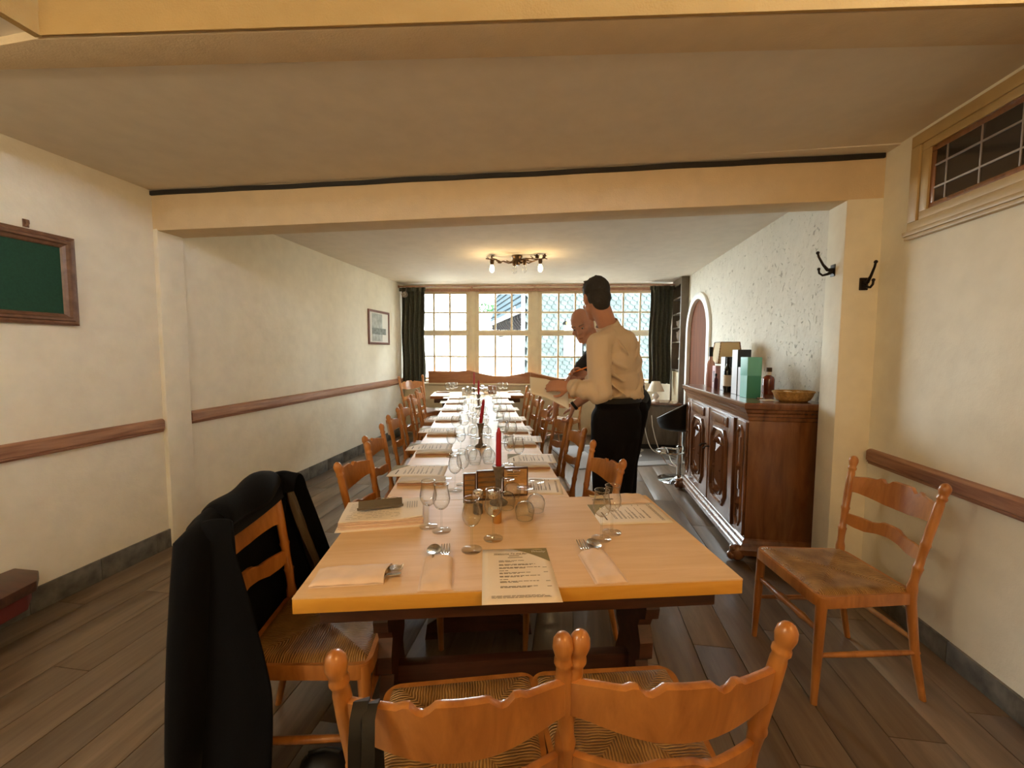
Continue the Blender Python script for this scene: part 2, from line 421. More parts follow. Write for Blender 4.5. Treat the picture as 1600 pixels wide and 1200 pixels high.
# arch surround and the red-brown door panel in it
d1 = sempty('door_1', (0, 0, 0), label='arched red-brown panel in white arch surround behind the cabinet', cat='doorway')
ri = [(A_Y - A_R + 0.03, 0)] + arcpts(A_Y, A_S, A_R - 0.03, PI, 0, 20) + [(A_Y + A_R - 0.03, 0)]
ro = [(A_Y - A_R - 0.06, 0)] + arcpts(A_Y, A_S, A_R + 0.06, PI, 0, 20) + [(A_Y + A_R + 0.06, 0)]
mb = MB()
rings = []
for (yi, zi), (yo, zo) in zip(ri, ro):
    rings.append([(XF + 0.03, yi, zi), (XF - 0.035, yi, zi), (XF - 0.045, lerp(yi, yo, .5), lerp(zi, zo, .5)), (XF - 0.03, yo, zo), (XF + 0.005, yo, zo)])
mb.loft(rings, close=False, caps=False)
mb.build('surround', M_white, d1, ang=50)
mb = MB()
pts = [(A_Y - A_R, 0)] + arcpts(A_Y, A_S, A_R, PI, 0, 20) + [(A_Y + A_R, 0)]
mb.add([(XF + 0.012, y, z) for y, z in pts] + [(XF + 0.04, y, z) for y, z in pts], [tuple(range(len(pts)))] + [tuple(range(2 * len(pts) - 1, len(pts) - 1, -1))])
mb.build('panel', M_door, d1, smooth=False)
# the beam across the room, a touch out of level like the old house it is in
def hexa(mb, P): return mb.add(P, [(0, 3, 2, 1), (4, 5, 6, 7), (0, 1, 5, 4), (1, 2, 6, 5), (2, 3, 7, 6), (3, 0, 4, 7)])
BYL, BYR = 2.50, 2.655
tiltz = lambda x: 2.470 + (x + 2.83) / 4.53 * 0.034      # the near ceiling is a little out of level
def tilt(mb):
    mb.v = [(x, y, z + tiltz(x) - CZ) for x, y, z in mb.v]; return mb
CZ = 2.485
mb = hexa(MB(), [(-2.86, BYL, 2.205), (1.74, BYR, 2.252), (1.74, BYR + .17, 2.252), (-2.86, BYL + .20, 2.205), (-2.86, BYL, 2.6), (1.74, BYR, 2.6), (1.74, BYR + .17, 2.6), (-2.86, BYL + .20, 2.6)])
struct('beam', mb, M_beam, bevel=0.008)
def by(x): return lerp(BYL, BYR, (x + 2.86) / 4.6)
mb = MB()
N = 40; rings = []
for i in range(N + 1):
    x = lerp(-2.83, 1.69, i / N); y = by(x); zc = tiltz(x) - 0.020; wv = 0.0012 * math.sin(i * 1.3) + 0.0012 * math.sin(i * 0.47)
    rings.append([(x, y + 0.003, zc - 0.014 + wv), (x, y - 0.012, zc - 0.012 + wv), (x, y - 0.012, zc + 0.014 + wv), (x, y + 0.003, zc + 0.016 + wv)])
mb.loft(rings)
struct('trim_1', mb, M_strip)
struct('pilaster', hexa(MB(), [(-2.84, BYL, 0), (-2.797, BYL, 0), (-2.797, BYL + .19, 0), (-2.84, BYL + .19, 0), (-2.84, BYL, 2.22), (-2.797, BYL, 2.22), (-2.797, BYL + .19, 2.22), (-2.84, BYL + .19, 2.22)]), M_wall, bevel=0.008)
struct('pilaster', hexa(MB(), [(1.512, by(1.5), 0), (1.76, by(1.7), 0), (1.76, by(1.7) + .17, 0), (1.512, by(1.5) + .17, 0), (1.512, by(1.5), 2.26), (1.76, by(1.7), 2.26), (1.76, by(1.7) + .17, 2.26), (1.512, by(1.5) + .17, 2.26)]), M_wall, bevel=0.01)
# ceilings: a lower one beyond a raised bay over the camera
CZ = 2.485
struct('ceiling', MB().box(-3.0, 2.0, 2.55, 7.3, 2.497, 2.7), M_ceil)
fy = lambda x: 1.233 + (x + 1.79) * 0.1096
mb = MB()
mb.prism([(-3.0, 2.7), (-3.0, -2.1), (-1.79, -2.1), (-1.79, fy(-1.79)), (2.0, fy(2.0)), (2.0, 2.7)], CZ, 2.86)
struct('ceiling_near', tilt(mb), M_ceil, smooth=False)
struct('ceiling_bay', MB().box(-3.0, 2.0, -2.1, 1.8, 2.80, 2.9), M_bay)
struct('ceiling_bay_lining', tilt(hexa(MB(), [(-1.788, fy(-1.79) - .006, CZ), (1.71, fy(1.71) - .006, CZ), (1.71, fy(1.71) + .004, CZ), (-1.788, fy(-1.79) + .004, CZ), (-1.788, fy(-1.79) - .006, CZ + .31), (1.71, fy(1.71) - .006, CZ + .31), (1.71, fy(1.71) + .004, CZ + .31), (-1.788, fy(-1.79) + .004, CZ + .31)])), M_bay)
struct('ceiling_bay_lining', tilt(MB().box(-1.795, -1.784, -2.0, fy(-1.79), CZ, CZ + .31)), M_bay)
# lipped trim round the bay and the plaster band beyond it
mb = hexa(MB(), [(-1.82, fy(-1.82) + .004, CZ - .03), (1.72, fy(1.72) + .004, CZ - .03), (1.72, fy(1.72) + .20, CZ - .012), (-2.83, fy(-2.83) + .17, CZ - .012), (-1.82, fy(-1.82) + .004, CZ + .01), (1.72, fy(1.72) + .004, CZ + .01), (1.72, fy(1.72) + .20, CZ + .01), (-2.83, fy(-2.83) + .17, CZ + .01)])
struct('trim_2', tilt(mb), M_beam, bevel=0.006)
struct('trim_3', tilt(hexa(MB(), [(-1.805, fy(-1.79) - .012, CZ - .03), (-1.77, fy(-1.79) - .012, CZ - .03), (1.7, fy(1.7) - .012, CZ - .03), (1.7, fy(1.7) + .002, CZ - .03), (-1.805, fy(-1.79) - .012, CZ + .045), (-1.77, fy(-1.79) - .012, CZ + .045), (1.7, fy(1.7) - .012, CZ + .045), (1.7, fy(1.7) + .002, CZ + .045)])), M_bay)
struct('trim_4', tilt(MB().box(-1.806, -1.778, -2.0, fy(-1.79) - 0.005, CZ - .03, CZ + .045)), M_bay)
# wall rails
def rail(name, x, y0, y1, z0, z1, sgn, label=None):
    h = z1 - z0
    pf = [(0, 0), (.018, .0), (.018, .10), (.028, .14), (.022, .2), (.03, .26), (.03, .84), (.024, .93), (.012, 1), (0, 1)]
    mb = MB(); mb.loft([[(x + sgn * d, y, z0 + h * q) for d, q in pf] for y in (y0, y1)])
    return struct(name, mb, M_rail)
rail('trim_5', XL, -2.0, 2.485, 0.832, 0.922, 1)
rail('trim_6', XL, 2.70, 6.66, 0.850, 0.945, 1)
rail('trim_7', XR, -2.0, 2.62, 0.765, 0.850, -1)
# stone baseboards, laid tile by tile
def baseboard(name, x, y0, y1, sgn, h=0.115):
    root = sempty(name)
    L = 0.34; y = y0; me = MB().box(0, 0.014, 0, L - 0.003, 0, h).mesh('tile', M_base, bevel=0.002)
    while y < y1 - 0.02:
        o = put('tile', me, root); o.location = (x if sgn > 0 else x - 0.014, y, 0)
        o.scale = (1 + 0.12 * random.random(), min(1, (y1 - y) / L), 1)
        y += L
baseboard('baseboard_left', XL, -1.0, 2.56, 1, 0.13)
baseboard('baseboard_far_left', XL, 2.72, 6.6, 1, 0.13)
baseboard('baseboard_right', XR, -1.0, 2.62, -1, 0.10)

# ------------------------------------------------------------------ window wall, in its own plane: a along it, n outwards, z up
def wbox(mb, a0, a1, n0, n1, z0, z1): return mb.box(a0, a1, n0, n1, z0, z1)
mb = MB()
wbox(mb, -0.2, 4.75, 0.0, 0.22, 0, 0.90); wbox(mb, -0.2, 4.75, 0, .22, 2.42, 2.7); wbox(mb, -0.2, 0.14, 0, .22, 0.9, 2.42); wbox(mb, 4.29, 4.75, 0, .22, 0.9, 2.42)
o = struct('wall_window_side', mb, M_cream, smooth=False); o.matrix_world = WROT
wins = [(0.235, 1.052), (1.275, 2.092), (2.322, 3.142), (3.372, 4.19)]
for j, (a0, a1) in enumerate(zip([0.14] + [q[1] + .055 for q in wins], [q[0] - .055 for q in wins] + [4.29])):
    mb = MB(); wbox(mb, a0, a1, 0.02, .16, 0.9, 2.42); mb.box(a0 + .02, a1 - .02, 0.0, .03, 0.9, 2.42)
    o = struct('trim_%d' % (8 + j), mb, M_cream, bevel=0.006); o.matrix_world = WROT
o = struct('trim_13', wbox(MB(), 0.1, 4.33, -0.02, 0.16, 2.385, 2.43), M_rail); o.matrix_world = WROT
o = struct('windowsill', wbox(MB(), 0.1, 4.33, -0.03, 0.2, 0.875, 0.905), M_cream, bevel=0.004); o.matrix_world = WROT
for kx, (a0, a1) in enumerate(wins):
    wn = sempty('window_%d' % (kx + 1), M=WROT @ Matrix.Translation((a0, 0, 0)))
    W = a1 - a0
    # fixed transom
    MB().box(-0.055, W + 0.055, 0.015, 0.12, 1.675, 1.73).build('transom', M_cream, wn, bevel=0.005)
    for (z0, z1, zb) in ((0.95, 1.655, 1.305), (1.748, 2.345, 2.04)):
        mb = MB()
        mb.box(-0.055, 0.0, 0.03, 0.08, z0 - 0.04, z1 + 0.04); mb.box(W, W + 0.055, 0.03, 0.08, z0 - 0.04, z1 + 0.04)
        mb.box(0, W, 0.03, 0.08, z0 - 0.04, z0); mb.box(0, W, 0.03, 0.08, z1, z1 + 0.04)
        sash = mb.build('sash', M_cream, wn, bevel=0.004)
        cols = [0, W / 3, 2 * W / 3, W]; rows = [z0, zb, z1]
        for c in cols[1:3]: MB().box(c - .0155, c + .0155, 0.035, 0.07, z0, z1).build('muntin', M_cream, sash, bevel=0.003)
        MB().box(0, W, 0.037, 0.068, zb - .0145, zb + .0145).build('muntin', M_cream, sash, bevel=0.003)
        for c0, c1 in zip(cols, cols[1:]):
            for r0, r1 in zip(rows, rows[1:]):
                MB().box(c0 + .002, c1 - .002, 0.051, 0.054, r0 + .002, r1 - .002).build('pane', M_pane, sash, smooth=False)
    mb = MB().tube([(W + .02, .025, 1.70), (W + .02, -.01, 1.70), (W + .02, -.012, 1.66)], .007, 6)
    mb.build('handle', M_cream, wn)

# transom window high in the right wall
x0 = XR
wn = sempty('window_5')
Y0, Y1, ZB, ZT = -0.4, 2.445, 2.0, 2.49
def yframe(mb, ya, yb, za, zb, t, d0, d1):
    mb.box(x0 - d1, x0 - d0, ya, yb, za, za + t); mb.box(x0 - d1, x0 - d0, ya, yb, zb - t, zb)
    mb.box(x0 - d1, x0 - d0, yb - t, yb, za + t, zb - t); mb.box(x0 - d1, x0 - d0, ya, ya + t, za + t, zb - t)
mb = MB(); yframe(mb, Y0, Y1, ZB, ZT - .012, 0.055, -0.002, 0.022); mb.build('outer_casing', M_casing, wn, bevel=0.004)
mb = MB(); yframe(mb, Y0 + .06, Y1 - .06, ZB + .05, ZT - .06, 0.045, -0.002, 0.014); mb.build('inner_casing', M_casing, wn, bevel=0.003)
mb = MB(); mb.box(x0 - .035, x0, Y0, Y1 + .01, ZB - .012, ZB + .01); mb.box(x0 - .028, x0, Y0, Y1 + .005, ZB - .03, ZB - .012); mb.build('sill_moulding', M_casing, wn, bevel=0.003)
mb = MB(); yframe(mb, Y0 + .10, Y1 - .10, ZB + .09, ZT - .10, 0.03, -0.03, 0.004); mb.build('sash', M_cab, wn, bevel=0.003)
MB().box(x0 - .001, x0 + 0.002, Y0 + .10, Y1 - .10, ZB + .09, ZT - .10).build('pane', plain('dark_leaded_glass', (0.028, 0.020, 0.015), 0.12), wn, smooth=False)
ld = plain('lead_came', (0.34, 0.30, 0.26), 0.4, 0.6)
for z in (ZB + .185, ZB + .29): MB().box(x0 - .006, x0 - .001, Y0 + .13, Y1 - .13, z - .004, z + .004).build('came', ld, wn)
for q in range(14):
    y = Y1 - .19 - q * .165
    if y > Y0 + .15: MB().box(x0 - .005, x0 - .001, y - .003, y + .003, ZB + .12, ZT - .13).build('came', ld, wn)

# ------------------------------------------------------------------ outside
struct('ground', MB().box(-40, 60, 7.6, 120, -3.2, -3.0), plain('pale_paving', (0.45, 0.44, 0.42), 0.9))
M_slate = plain('grey_green_slate', (0.032, 0.0375, 0.0355), 0.7, var=0.2, vscale=3, spec=0.0)
M_slate2 = plain('slate_underlay', (0.004, 0.005, 0.005), 0.9, spec=0.0)
M_render = plain('white_render', (0.78, 0.78, 0.76), 0.9)
def at(px, py, dep):
    """a point seen in direction (px, py) at a real depth in metres"""
    return CAM + (fwd + rg2 * ((px - C_X) / F_PX) - up2 * ((py - C_Y) / F_PX)) * dep
M_brk = plain('dark_eave_timber', (0.010, 0.009, 0.009), 0.9, spec=0.0)
# slate-hung house facing the windows
SA = at(817, 549, 12.3)
SM = Matrix.Translation((SA.x, SA.y, -3.0)) @ Matrix.Rotation(R_(6), 4, 'Z')
hs = thing('slate_house', 'slate-hung house wall with a white window, outside the two right-hand windows', 'house', M=SM)
MB().box(0, 9.5, 0, 1.0, 0, 9).build('wall', M_slate2, hs, smooth=False)
MB().box(-0.05, 0.05, -0.06, 0.1, 0, 9).build('corner_board', M_render, hs)
mb = MB(); S_ = 0.20
for r in range(20, 56):
    for c in range(0, 36):
        x = c * S_ + (r % 3) * S_ / 3 + .02; z = r * .125
        if 1.12 < x < 1.72 and 4.2 < z < 5.15: continue
        # one slate: slanting lozenge with a rounded toe, lapping the course below
        p = [(x + .03, z + .19), (x + S_ * 1.1, z + .15), (x + S_ * .98, z + .03), (x + S_ * .66, z - .035), (x + .02, z + .04)]
        yt, yb = -0.006, -0.034
        mb.add([(q[0], yt if i < 2 else yb, q[1]) for i, q in enumerate(p)] + [(q[0], 0, q[1]) for q in p],
               [(0, 1, 2, 3, 4), (2, 7, 8, 3), (3, 8, 9, 4)])
mb.build('slates', M_slate, hs, smooth=False, kind='stuff')
wf = MB().box(1.2, 1.72, -0.08, 0.02, 4.25, 5.15).build('window', M_render, hs, bevel=0.01)
mb = MB()
for a in (1.24, 1.48):
    for z in (4.3, 4.74): mb.box(a, a + .2, -0.085, -0.079, z, z + .36)
mb.build('pane', plain('grey_window_pane', (0.30, 0.33, 0.34), 0.2), wf, smooth=False)
# pale house with bracketed eaves, its long side receding to the left of the slate house
E0, E1 = at(826, 479, 14.2), at(768, 507, 23.0)
ez = (E0.z + E1.z) / 2
dx_ = Vector((E1.x - E0.x, E1.y - E0.y, 0)); LN = dx_.length
TM = Matrix.Translation((E0.x, E0.y, -3.0)) @ Matrix.Rotation(math.atan2(dx_.y, dx_.x), 4, 'Z')
ht = thing('gabled_house', 'pale house with steep boarded roof and bracketed eaves, in the second window', 'house', M=TM)
EZ = ez + 3.0
MB().box(0, LN - .3, -4.5, -.45, 0, EZ).build('wall', M_render, ht, smooth=False)
rf = MB().add([(-.1, .1, EZ), (LN, .1, EZ), (LN, -1.0, EZ + 4.2), (-.1, -1.0, EZ + 4.2), (-.1, -4.4, EZ), (LN, -4.4, EZ), (LN, -3.5, EZ + 4.2), (-.1, -3.5, EZ + 4.2)], [(0, 1, 2, 3), (4, 7, 6, 5), (0, 3, 7, 4), (1, 5, 6, 2), (0, 4, 5, 1), (3, 2, 6, 7)]).build('roof', plain('blue_grey_boards', (0.020, 0.026, 0.029), 0.7, spec=0.0), ht, smooth=False)
mb = MB()
for q in range(1, 15):
    z = EZ + q * .28; y = .1 - 1.1 * q * .28 / 4.2
    mb.box(-.1, LN, y - .01, y + .035, z, z + .03)
mb.build('batten', plain('roof_batten', (0.008, 0.010, 0.011), 0.7, spec=0.0), rf, smooth=False, kind='stuff')
MB().box(-.12, LN + .02, .08, .16, EZ - .12, EZ + .05).build('gutter', plain('grey_gutter', (.06, .06, .06), .6), ht)
for q in range(18):
    x = .15 + q * (LN - .6) / 17
    MB().prism([(-.45, EZ - .75), (-.33, EZ - .7), (.05, EZ - .25), (.05, EZ - .1), (-.45, EZ - .1)], x, x + .16, Matrix(((0, 0, 1, 0), (1, 0, 0, 0), (0, 1, 0, 0), (0, 0, 0, 1)))).build('bracket', M_brk, ht, smooth=False)
for x in (.9, 3.2, 5.4):
    f_ = MB().box(x, x + .9, -.47, -.40, EZ - 3.0, EZ - 1.4).build('window', M_white, ht, bevel=.01)
    MB().box(x + .08, x + .42, -.40, -.394, EZ - 2.9, EZ - 1.5).build('pane', plain('pale_pane', (0.5, 0.52, 0.52), 0.2), f_, smooth=False)
    MB().box(x + .48, x + .82, -.40, -.394, EZ - 2.9, EZ - 1.5).build('pane', MATS['pale_pane'], f_, smooth=False)
# white house with a low roof further left and back
hw = thing('white_house', 'bright white house with a small grey roof, far off in the left windows', 'house', loc=(-9.5, 24, -3.0), rz=R_(8))
MB().box(-3, 5.6, 0, 6, 0, 6.2).build('wall', M_render, hw, smooth=False)
MB().add([(-3.4, -.5, 6.1), (6.0, -.5, 6.1), (6.0, 6.5, 6.1), (-3.4, 6.5, 6.1), (-1, 3, 6.9), (4.5, 3, 6.9)], [(0, 1, 5, 4), (1, 2, 5), (2, 3, 4, 5), (3, 0, 4), (3, 2, 1, 0)]).build('roof', plain('far_grey_roof', (0.28, 0.29, 0.29), 0.8, spec=0.0), hw, smooth=False)
for x in (-1.6, 1.2, 3.8):
    f_ = MB().box(x, x + 1, -.05, .02, 3.4, 4.9).build('window', M_white, hw)
    MB().box(x + .1, x + .9, -.056, -.05, 3.5, 4.8).build('pane', MATS['pale_pane'], f_, smooth=False)
lr = thing('flat_roof', 'low pale flat roof with a parapet below the left windows', 'roof', loc=(-6.5, 11.5, -3.0), rz=R_(3))
MB().box(0, 5.0, 0, 3.5, 0, 3.55).build('wall', M_render, lr, smooth=False)
MB().box(-.1, 5.1, -.1, .15, 3.55, 3.72).build('parapet', plain('pale_grey_coping', (0.48, 0.50, 0.50), 0.8), lr, bevel=.01)
MB().box(1.2, 1.9, 1.2, 1.9, 3.55, 4.1).build('chimney', plain('brown_grey_stack', (0.30, 0.24, 0.2), 0.9), lr, bevel=.01)
def tree(x, y, z, h, r, label, col):
    t = thing('leafy_tree', label, 'tree', loc=(x, y, z), group='trees behind the white house')
    MB().tube([(0, 0, 0), (.05, 0, h * .3), (0, .05, h * .7)], [r * .13, r * .09, r * .04], 8).build('trunk', M_apron, t)
    mb = MB(); rn = random.Random(int(x * 10))
    for q in range(700):
        a = rn.random() * 2 * PI; cz = rn.uniform(-1, 1); rr = r * (0.55 + .45 * rn.random())
        s = math.sqrt(1 - cz * cz); c = Vector((math.cos(a) * s * rr, math.sin(a) * s * rr, h * .72 + cz * rr * .8)); d = .22
        e1 = Vector((rn.gauss(0, 1), rn.gauss(0, 1), rn.gauss(0, 1))).normalized() * d; e2 = e1.orthogonal().normalized() * d * .6
        mb.add([c - e1, c + e2, c + e1, c - e2], [(0, 1, 2, 3)])
    mb.build('foliage', col, t, smooth=False, kind='stuff')
Mg1 = plain('spring_green_leaves', (0.050, 0.075, 0.016), 0.7, var=.3, spec=0.0); Mg2 = plain('blue_green_leaves', (0.020, 0.042, 0.018), 0.7, var=.3, spec=0.0)
tree(-14.6, 36, -3, 9.2, 2.4, 'yellow-green tree top at the far left edge of the windows', Mg1)
tree(-8.2, 39, -3, 9.6, 2.6, 'darker green tree top above the white house, first window', Mg2)

# ------------------------------------------------------------------ curtains, back rest board under the windows
def curtain(name, a0, a1, z0, z1, label, amp=0.035, waves=5, taper=0.0):
    t = thing(name, label, 'curtain', M=WROT, group='olive curtains at the window wall')
    rn = random.Random(int(a0 * 100)); ph = [rn.uniform(-.5, .5) for _ in range(8)]
    def fn(u, v):
        a = lerp(a0, a1, u) + taper * v * u
        q = u * waves * 2 * PI + ph[0] + .3 * math.sin(5 * v + ph[1])
        return (a + 0.008 * math.sin(9 * v + ph[2]), -0.13 + amp * (1 - .3 * v) * math.sin(q) + .008 * math.sin(2.3 * q + 4 * v), lerp(z0, z1, v))
    MB().slab(fn, 60, 24, (0, .004, 0)).build('drape', M_curt, t, ang=60)
    MB().slab(lambda u, v: (lerp(a0 - .02, a1 + .03, u), -.19 + .012 * math.sin(u * waves * 2 * PI), lerp(z1 - .06, z1, v)), 40, 2, (0, .004, 0)).build('heading_tape', M_curt, t, ang=60)
    return t
curtain('curtain', 0.015, 0.40, 0.885, 2.425, 'olive green curtain at the left end of the windows', waves=5)
curtain('curtain', 4.03, 4.37, 0.885, 2.425, 'dark green curtain beside the shelf niche at the window end', waves=5)
t = thing('curtain_rod', 'thin brown curtain rod running above the windows', 'rod', M=WROT)
MB().tube([(0.0, -.20, 2.44), (4.42, -.20, 2.44)], .012, 8).build('rod', M_rail, t)
for a in (0.1, 1.16, 2.2, 3.26, 4.3): MB().box(a - .012, a + .012, -.20, 0.0, 2.43, 2.452).build('bracket', M_rail, t)
for a in (-0.012, 4.43): MB().ball((a, -.20, 2.44), .02).build('finial', M_rail, t)
t = thing('round_sensor', 'small round grey speaker fixed at the top of the left curtain', 'speaker', M=WROT @ Matrix.Translation((0.12, -0.27, 2.30)))
MB().lathe([(.045, 0), (.05, .02), (.046, .045), (.02, .055)], 16, Matrix.Rotation(PI / 2, 4, 'X')).build('housing', M_shelf, t)
MB().lathe([(.028, .05), (.02, .058), (.012, .052)], 14, Matrix.Rotation(PI / 2, 4, 'X')).build('cone', M_steel, t)
MB().cyl((0, 0, 0), (0, .08, .14), .008, n=6).build('bracket', M_shelf, t)
# wavy board
t = thing('window_bench', 'cream panelled window bench with a wavy brown back board', 'bench', M=WROT)
def wav(a): return interp(a, [(.3, 1.055), (.5, 1.06), (.95, 1.06), (1.12, 1.075), (1.3, 1.03), (1.55, .985), (1.75, .985), (1.95, 1.02), (2.12, 1.055), (2.3, 1.02), (2.6, .955), (2.85, .95), (3.1, 1.0), (3.25, 1.03), (3.5, .97), (3.9, .955)])
for a0, a1 in ((.44, 1.15), (1.153, 2.14), (2.143, 3.25), (3.253, 3.98)):
    mb = MB(); n = 24; rings = []
    for i in range(n + 1):
        a = lerp(a0, a1, i / n); zt = wav(a)
        rings.append([(a, -.085, .83), (a, -.11, zt - .006), (a, -.10, zt + .004), (a, -.075, zt), (a, -.05, .83)])
    mb.loft(rings).build('back_board', M_bench, t)
mb = MB(); mb.box(.02, 4.0, -.05, -.015, 0.03, .86)
mb.build('panelling', M_cream, t, bevel=.004)
for a0, a1 in ((.05, 1.1), (1.13, 2.1), (2.13, 2.75), (2.78, 3.3), (3.33, 3.95)):
    MB().box(a0, a1, -.066, -.05, .08, .82).build('panel', M_cream, t, bevel=.008)
MB().box(.02, 4.0, -.10, -.015, .835, .865).build('ledge', M_cream, t, bevel=.006)

# ------------------------------------------------------------------ chairs
CH = 0.90
def chair_meshes():
    m = {}
    # rear post: square-ish tapered leg below the seat, turned above, egg finial
    def post(sx):
        path = []
        prof = [(0, .0125), (.2, .0155), (.40, .0185), (.44, .0195), (.47, .019), (.49, .0145), (.52, .0145), (.545, .0165), (.553, .0185), (.56, .0150), (.60, .0135), (.64, .0160), (.65, .0185), (.66, .0155), (.70, .0158), (.76, .0165), (.815, .0155), (.828, .0135), (.836, .0175), (.842, .0175), (.848, .0140), (.858, .0165), (.872, .0195), (.884, .0180), (.894, .0125), (.90, .003)]
        rad = []
        for z, r in prof:
            if z < .45: q = (.45 - z) / .45; p = (sx * (.178 + .008 * q), -.195 - .07 * q ** 1.6, z)
            else: q = (z - .45) / .45; p = (sx * lerp(.178, .213, q), -.195 - .075 * q ** 1.2, z)
            path.append(p); rad.append(r)
        return MB().tube(path, rad, 12)
    m['post_a'] = post(-1).mesh('rear_post', M_chair, ang=50); m['post_b'] = post(1).mesh('rear_post', M_chair, ang=50)
    def fleg(sx):
        return MB().tube([(sx * .192, .172, .44), (sx * .193, .175, .40), (sx * .197, .183, .2), (sx * .200, .19, 0)], [.021, .021, .0175, .0125], 10)
    m['leg_a'] = fleg(-1).mesh('front_leg', M_chair, ang=50); m['leg_b'] = fleg(1).mesh('front_leg', M_chair, ang=50)
    def rail_(z0, z1, top, bot, th=.017, bow=.055):
        mb = MB(); n = 36; rings = []
        for i in range(n + 1):
            s = lerp(-1, 1, i / n)
            zt = z1 + top(abs(s)); zb = z0 + bot(abs(s)); zm = (zt + zb) / 2
            hw = lerp(.178, .213, (zm - .45) / .45) - .008
            y = -.195 - .075 * max(0, (zm - .45) / .45) ** 1.2 - bow * (1 - s * s) + .004; lean = .16 * (zt - zb) / 2
            x = s * hw
            rings.append([(x, y + lean, zb + .003), (x, y + lean - th, zb), (x, y - th - lean, zt - .003), (x, y - th * .5 - lean, zt), (x, y - lean, zt - .003)])
        return mb.loft(rings)
    tp = lambda s: interp(s, [(0, .014), (.22, .014), (.25, .006), (.33, -.006), (.40, -.003), (.44, .009), (.49, .010), (.54, .001), (.75, -.002), (1, -.012)])
    bt = lambda s: interp(s, [(0, -.006), (.3, -.004), (.6, .006), (.85, .014), (1, .012)])
    m['rail_top'] = rail_(.715, .815, tp, bt).mesh('top_rail', M_chair, ang=45)
    tp2 = lambda s: interp(s, [(0, .016), (.2, .015), (.3, .004), (.45, -.003), (.7, 0), (1, .0)])
    bt2 = lambda s: interp(s, [(0, .010), (.3, .004), (.55, -.008), (.8, -.006), (1, .004)])
    m['rail_low'] = rail_(.575, .628, tp2, bt2, .016, .045).mesh('lower_rail', M_chair, ang=45)
    def outline(grow, n=8):
        P = []
        for cx, cy, a0 in ((.165 + grow, .150 + grow, 0), (-.165 - grow, .150 + grow, 90), (-.140 - grow, -.165 - grow, 180), (.140 + grow, -.165 - grow, 270)):
            for k in range(n + 1):
                a = R_(a0 + 90 * k / n); P.append((cx + .045 * math.cos(a), cy + .045 * math.sin(a)))
        return P
    mb = MB(); o1 = outline(.006); o0 = outline(-.014)
    rings = [[(x, y, .402) for x, y in o0], [(x, y, .402) for x, y in o1], [(x, y, .440) for x, y in o1], [(x * .99, y * .99, .448) for x, y in o1], [(x, y, .446) for x, y in o0]]
    rings.append(rings[0]); mb.loft(rings, True, False)
    m['frame'] = mb.mesh('seat_frame', M_chair, ang=45)
    def rush(u, v):
        x = (u * 2 - 1); y = (v * 2 - 1)
        hw = lerp(.184, .206, v); px = x * hw; py = lerp(-.205, .192, v)
        k = max(abs(x), abs(y)); edge = 1 - max(0, (k - .82) / .18) ** 2
        dip = .010 * (1 - k) + .008 * (min(abs(abs(x) - abs(y)), .12) / .12 - 1) * (.4 + .6 * (1 - k))
        cr = .0 if max(abs(x), abs(y)) < 1.01 and (abs(x) + abs(y)) < 1.80 else .006 * (abs(x) + abs(y) - 1.8) * 10
        return (px * (1 - .03 * (abs(y) > .99)), py * (1 - .02 * (abs(x) > .99)), .440 + .020 * edge - dip - cr)
    m['seat'] = MB().grid(rush, 26, 26).mesh('rush_seat', M_rush, ang=180)
    def bar(p0, p1, r, n=10, beads=False):
        p0, p1 = Vector(p0), Vector(p1); pts = []; rad = []
        for i in range(n + 1):
            q = i / n; pts.append(p0.lerp(p1, q))
            rr = r * (.75 + .35 * math.sin(PI * q))
            if beads and i in (3, 7): rr *= 1.35
            rad.append(rr)
        return MB().tube(pts, rad, 8)
    m['st_front'] = bar((-.195, .18, .30), (.195, .18, .30), .013, 12, True).mesh('stretcher', M_chair, ang=60)
    m['st_a'] = bar((-.198, .185, .20), (-.184, -.238, .20), .011).mesh('stretcher', M_chair, ang=60)
    m['st_b'] = bar((.198, .185, .20), (.184, -.238, .20), .011).mesh('stretcher', M_chair, ang=60)
    m['st_rear'] = bar((-.183, -.23, .24), (.183, -.23, .24), .011).mesh('stretcher', M_chair, ang=60)
    return m
CM = chair_meshes()
CHAIRS = 0
def chair(loc, rz, label, scale=1.0, group='rush-seated dining chairs'):
    t = thing('dining_chair', label, 'chair', (loc[0], loc[1], 0), rz, group)
    t.scale = (scale, scale, scale)
    for n_, k_ in (('seat_frame', 'frame'), ('rush_seat', 'seat'), ('rear_post', 'post_a'), ('rear_post', 'post_b'), ('front_leg', 'leg_a'), ('front_leg', 'leg_b'), ('top_rail', 'rail_top'), ('lower_rail', 'rail_low'), ('stretcher', 'st_front'), ('stretcher', 'st_a'), ('stretcher', 'st_b'), ('stretcher', 'st_rear')):
        put(n_, CM[k_], t)
    return t
chair((-0.255, 0.927), R_(15.5), 'honey rush-seated chair with a black strap over its back, at the table head')
chair((0.138, 1.022), R_(12.5), 'honey rush-seated chair with a scuffed top rail, at the table head')
chair((1.125, 1.955), R_(99), 'rush-seated chair standing alone against the right wall')
CC = Vector((-0.84, 1.29, 0))
chair(CC, R_(-77), 'rush-seated chair with a dark jacket hung over its back')
ORD = ['first', 'second', 'third', 'fourth', 'fifth', 'sixth', 'seventh']
for k, (u, v, a) in enumerate([(.135, 1.00, -3), (.09, 1.60, 0), (.05, 2.42, 1), (.02, 3.12, -1), (-.02, 3.98, 1), (-.05, 4.66, 0)]):
    p = UV(u, v); chair(p, TH - PI / 2 + R_(a), 'rush-seated chair, %s from the near end along the left of the long table' % ORD[k])
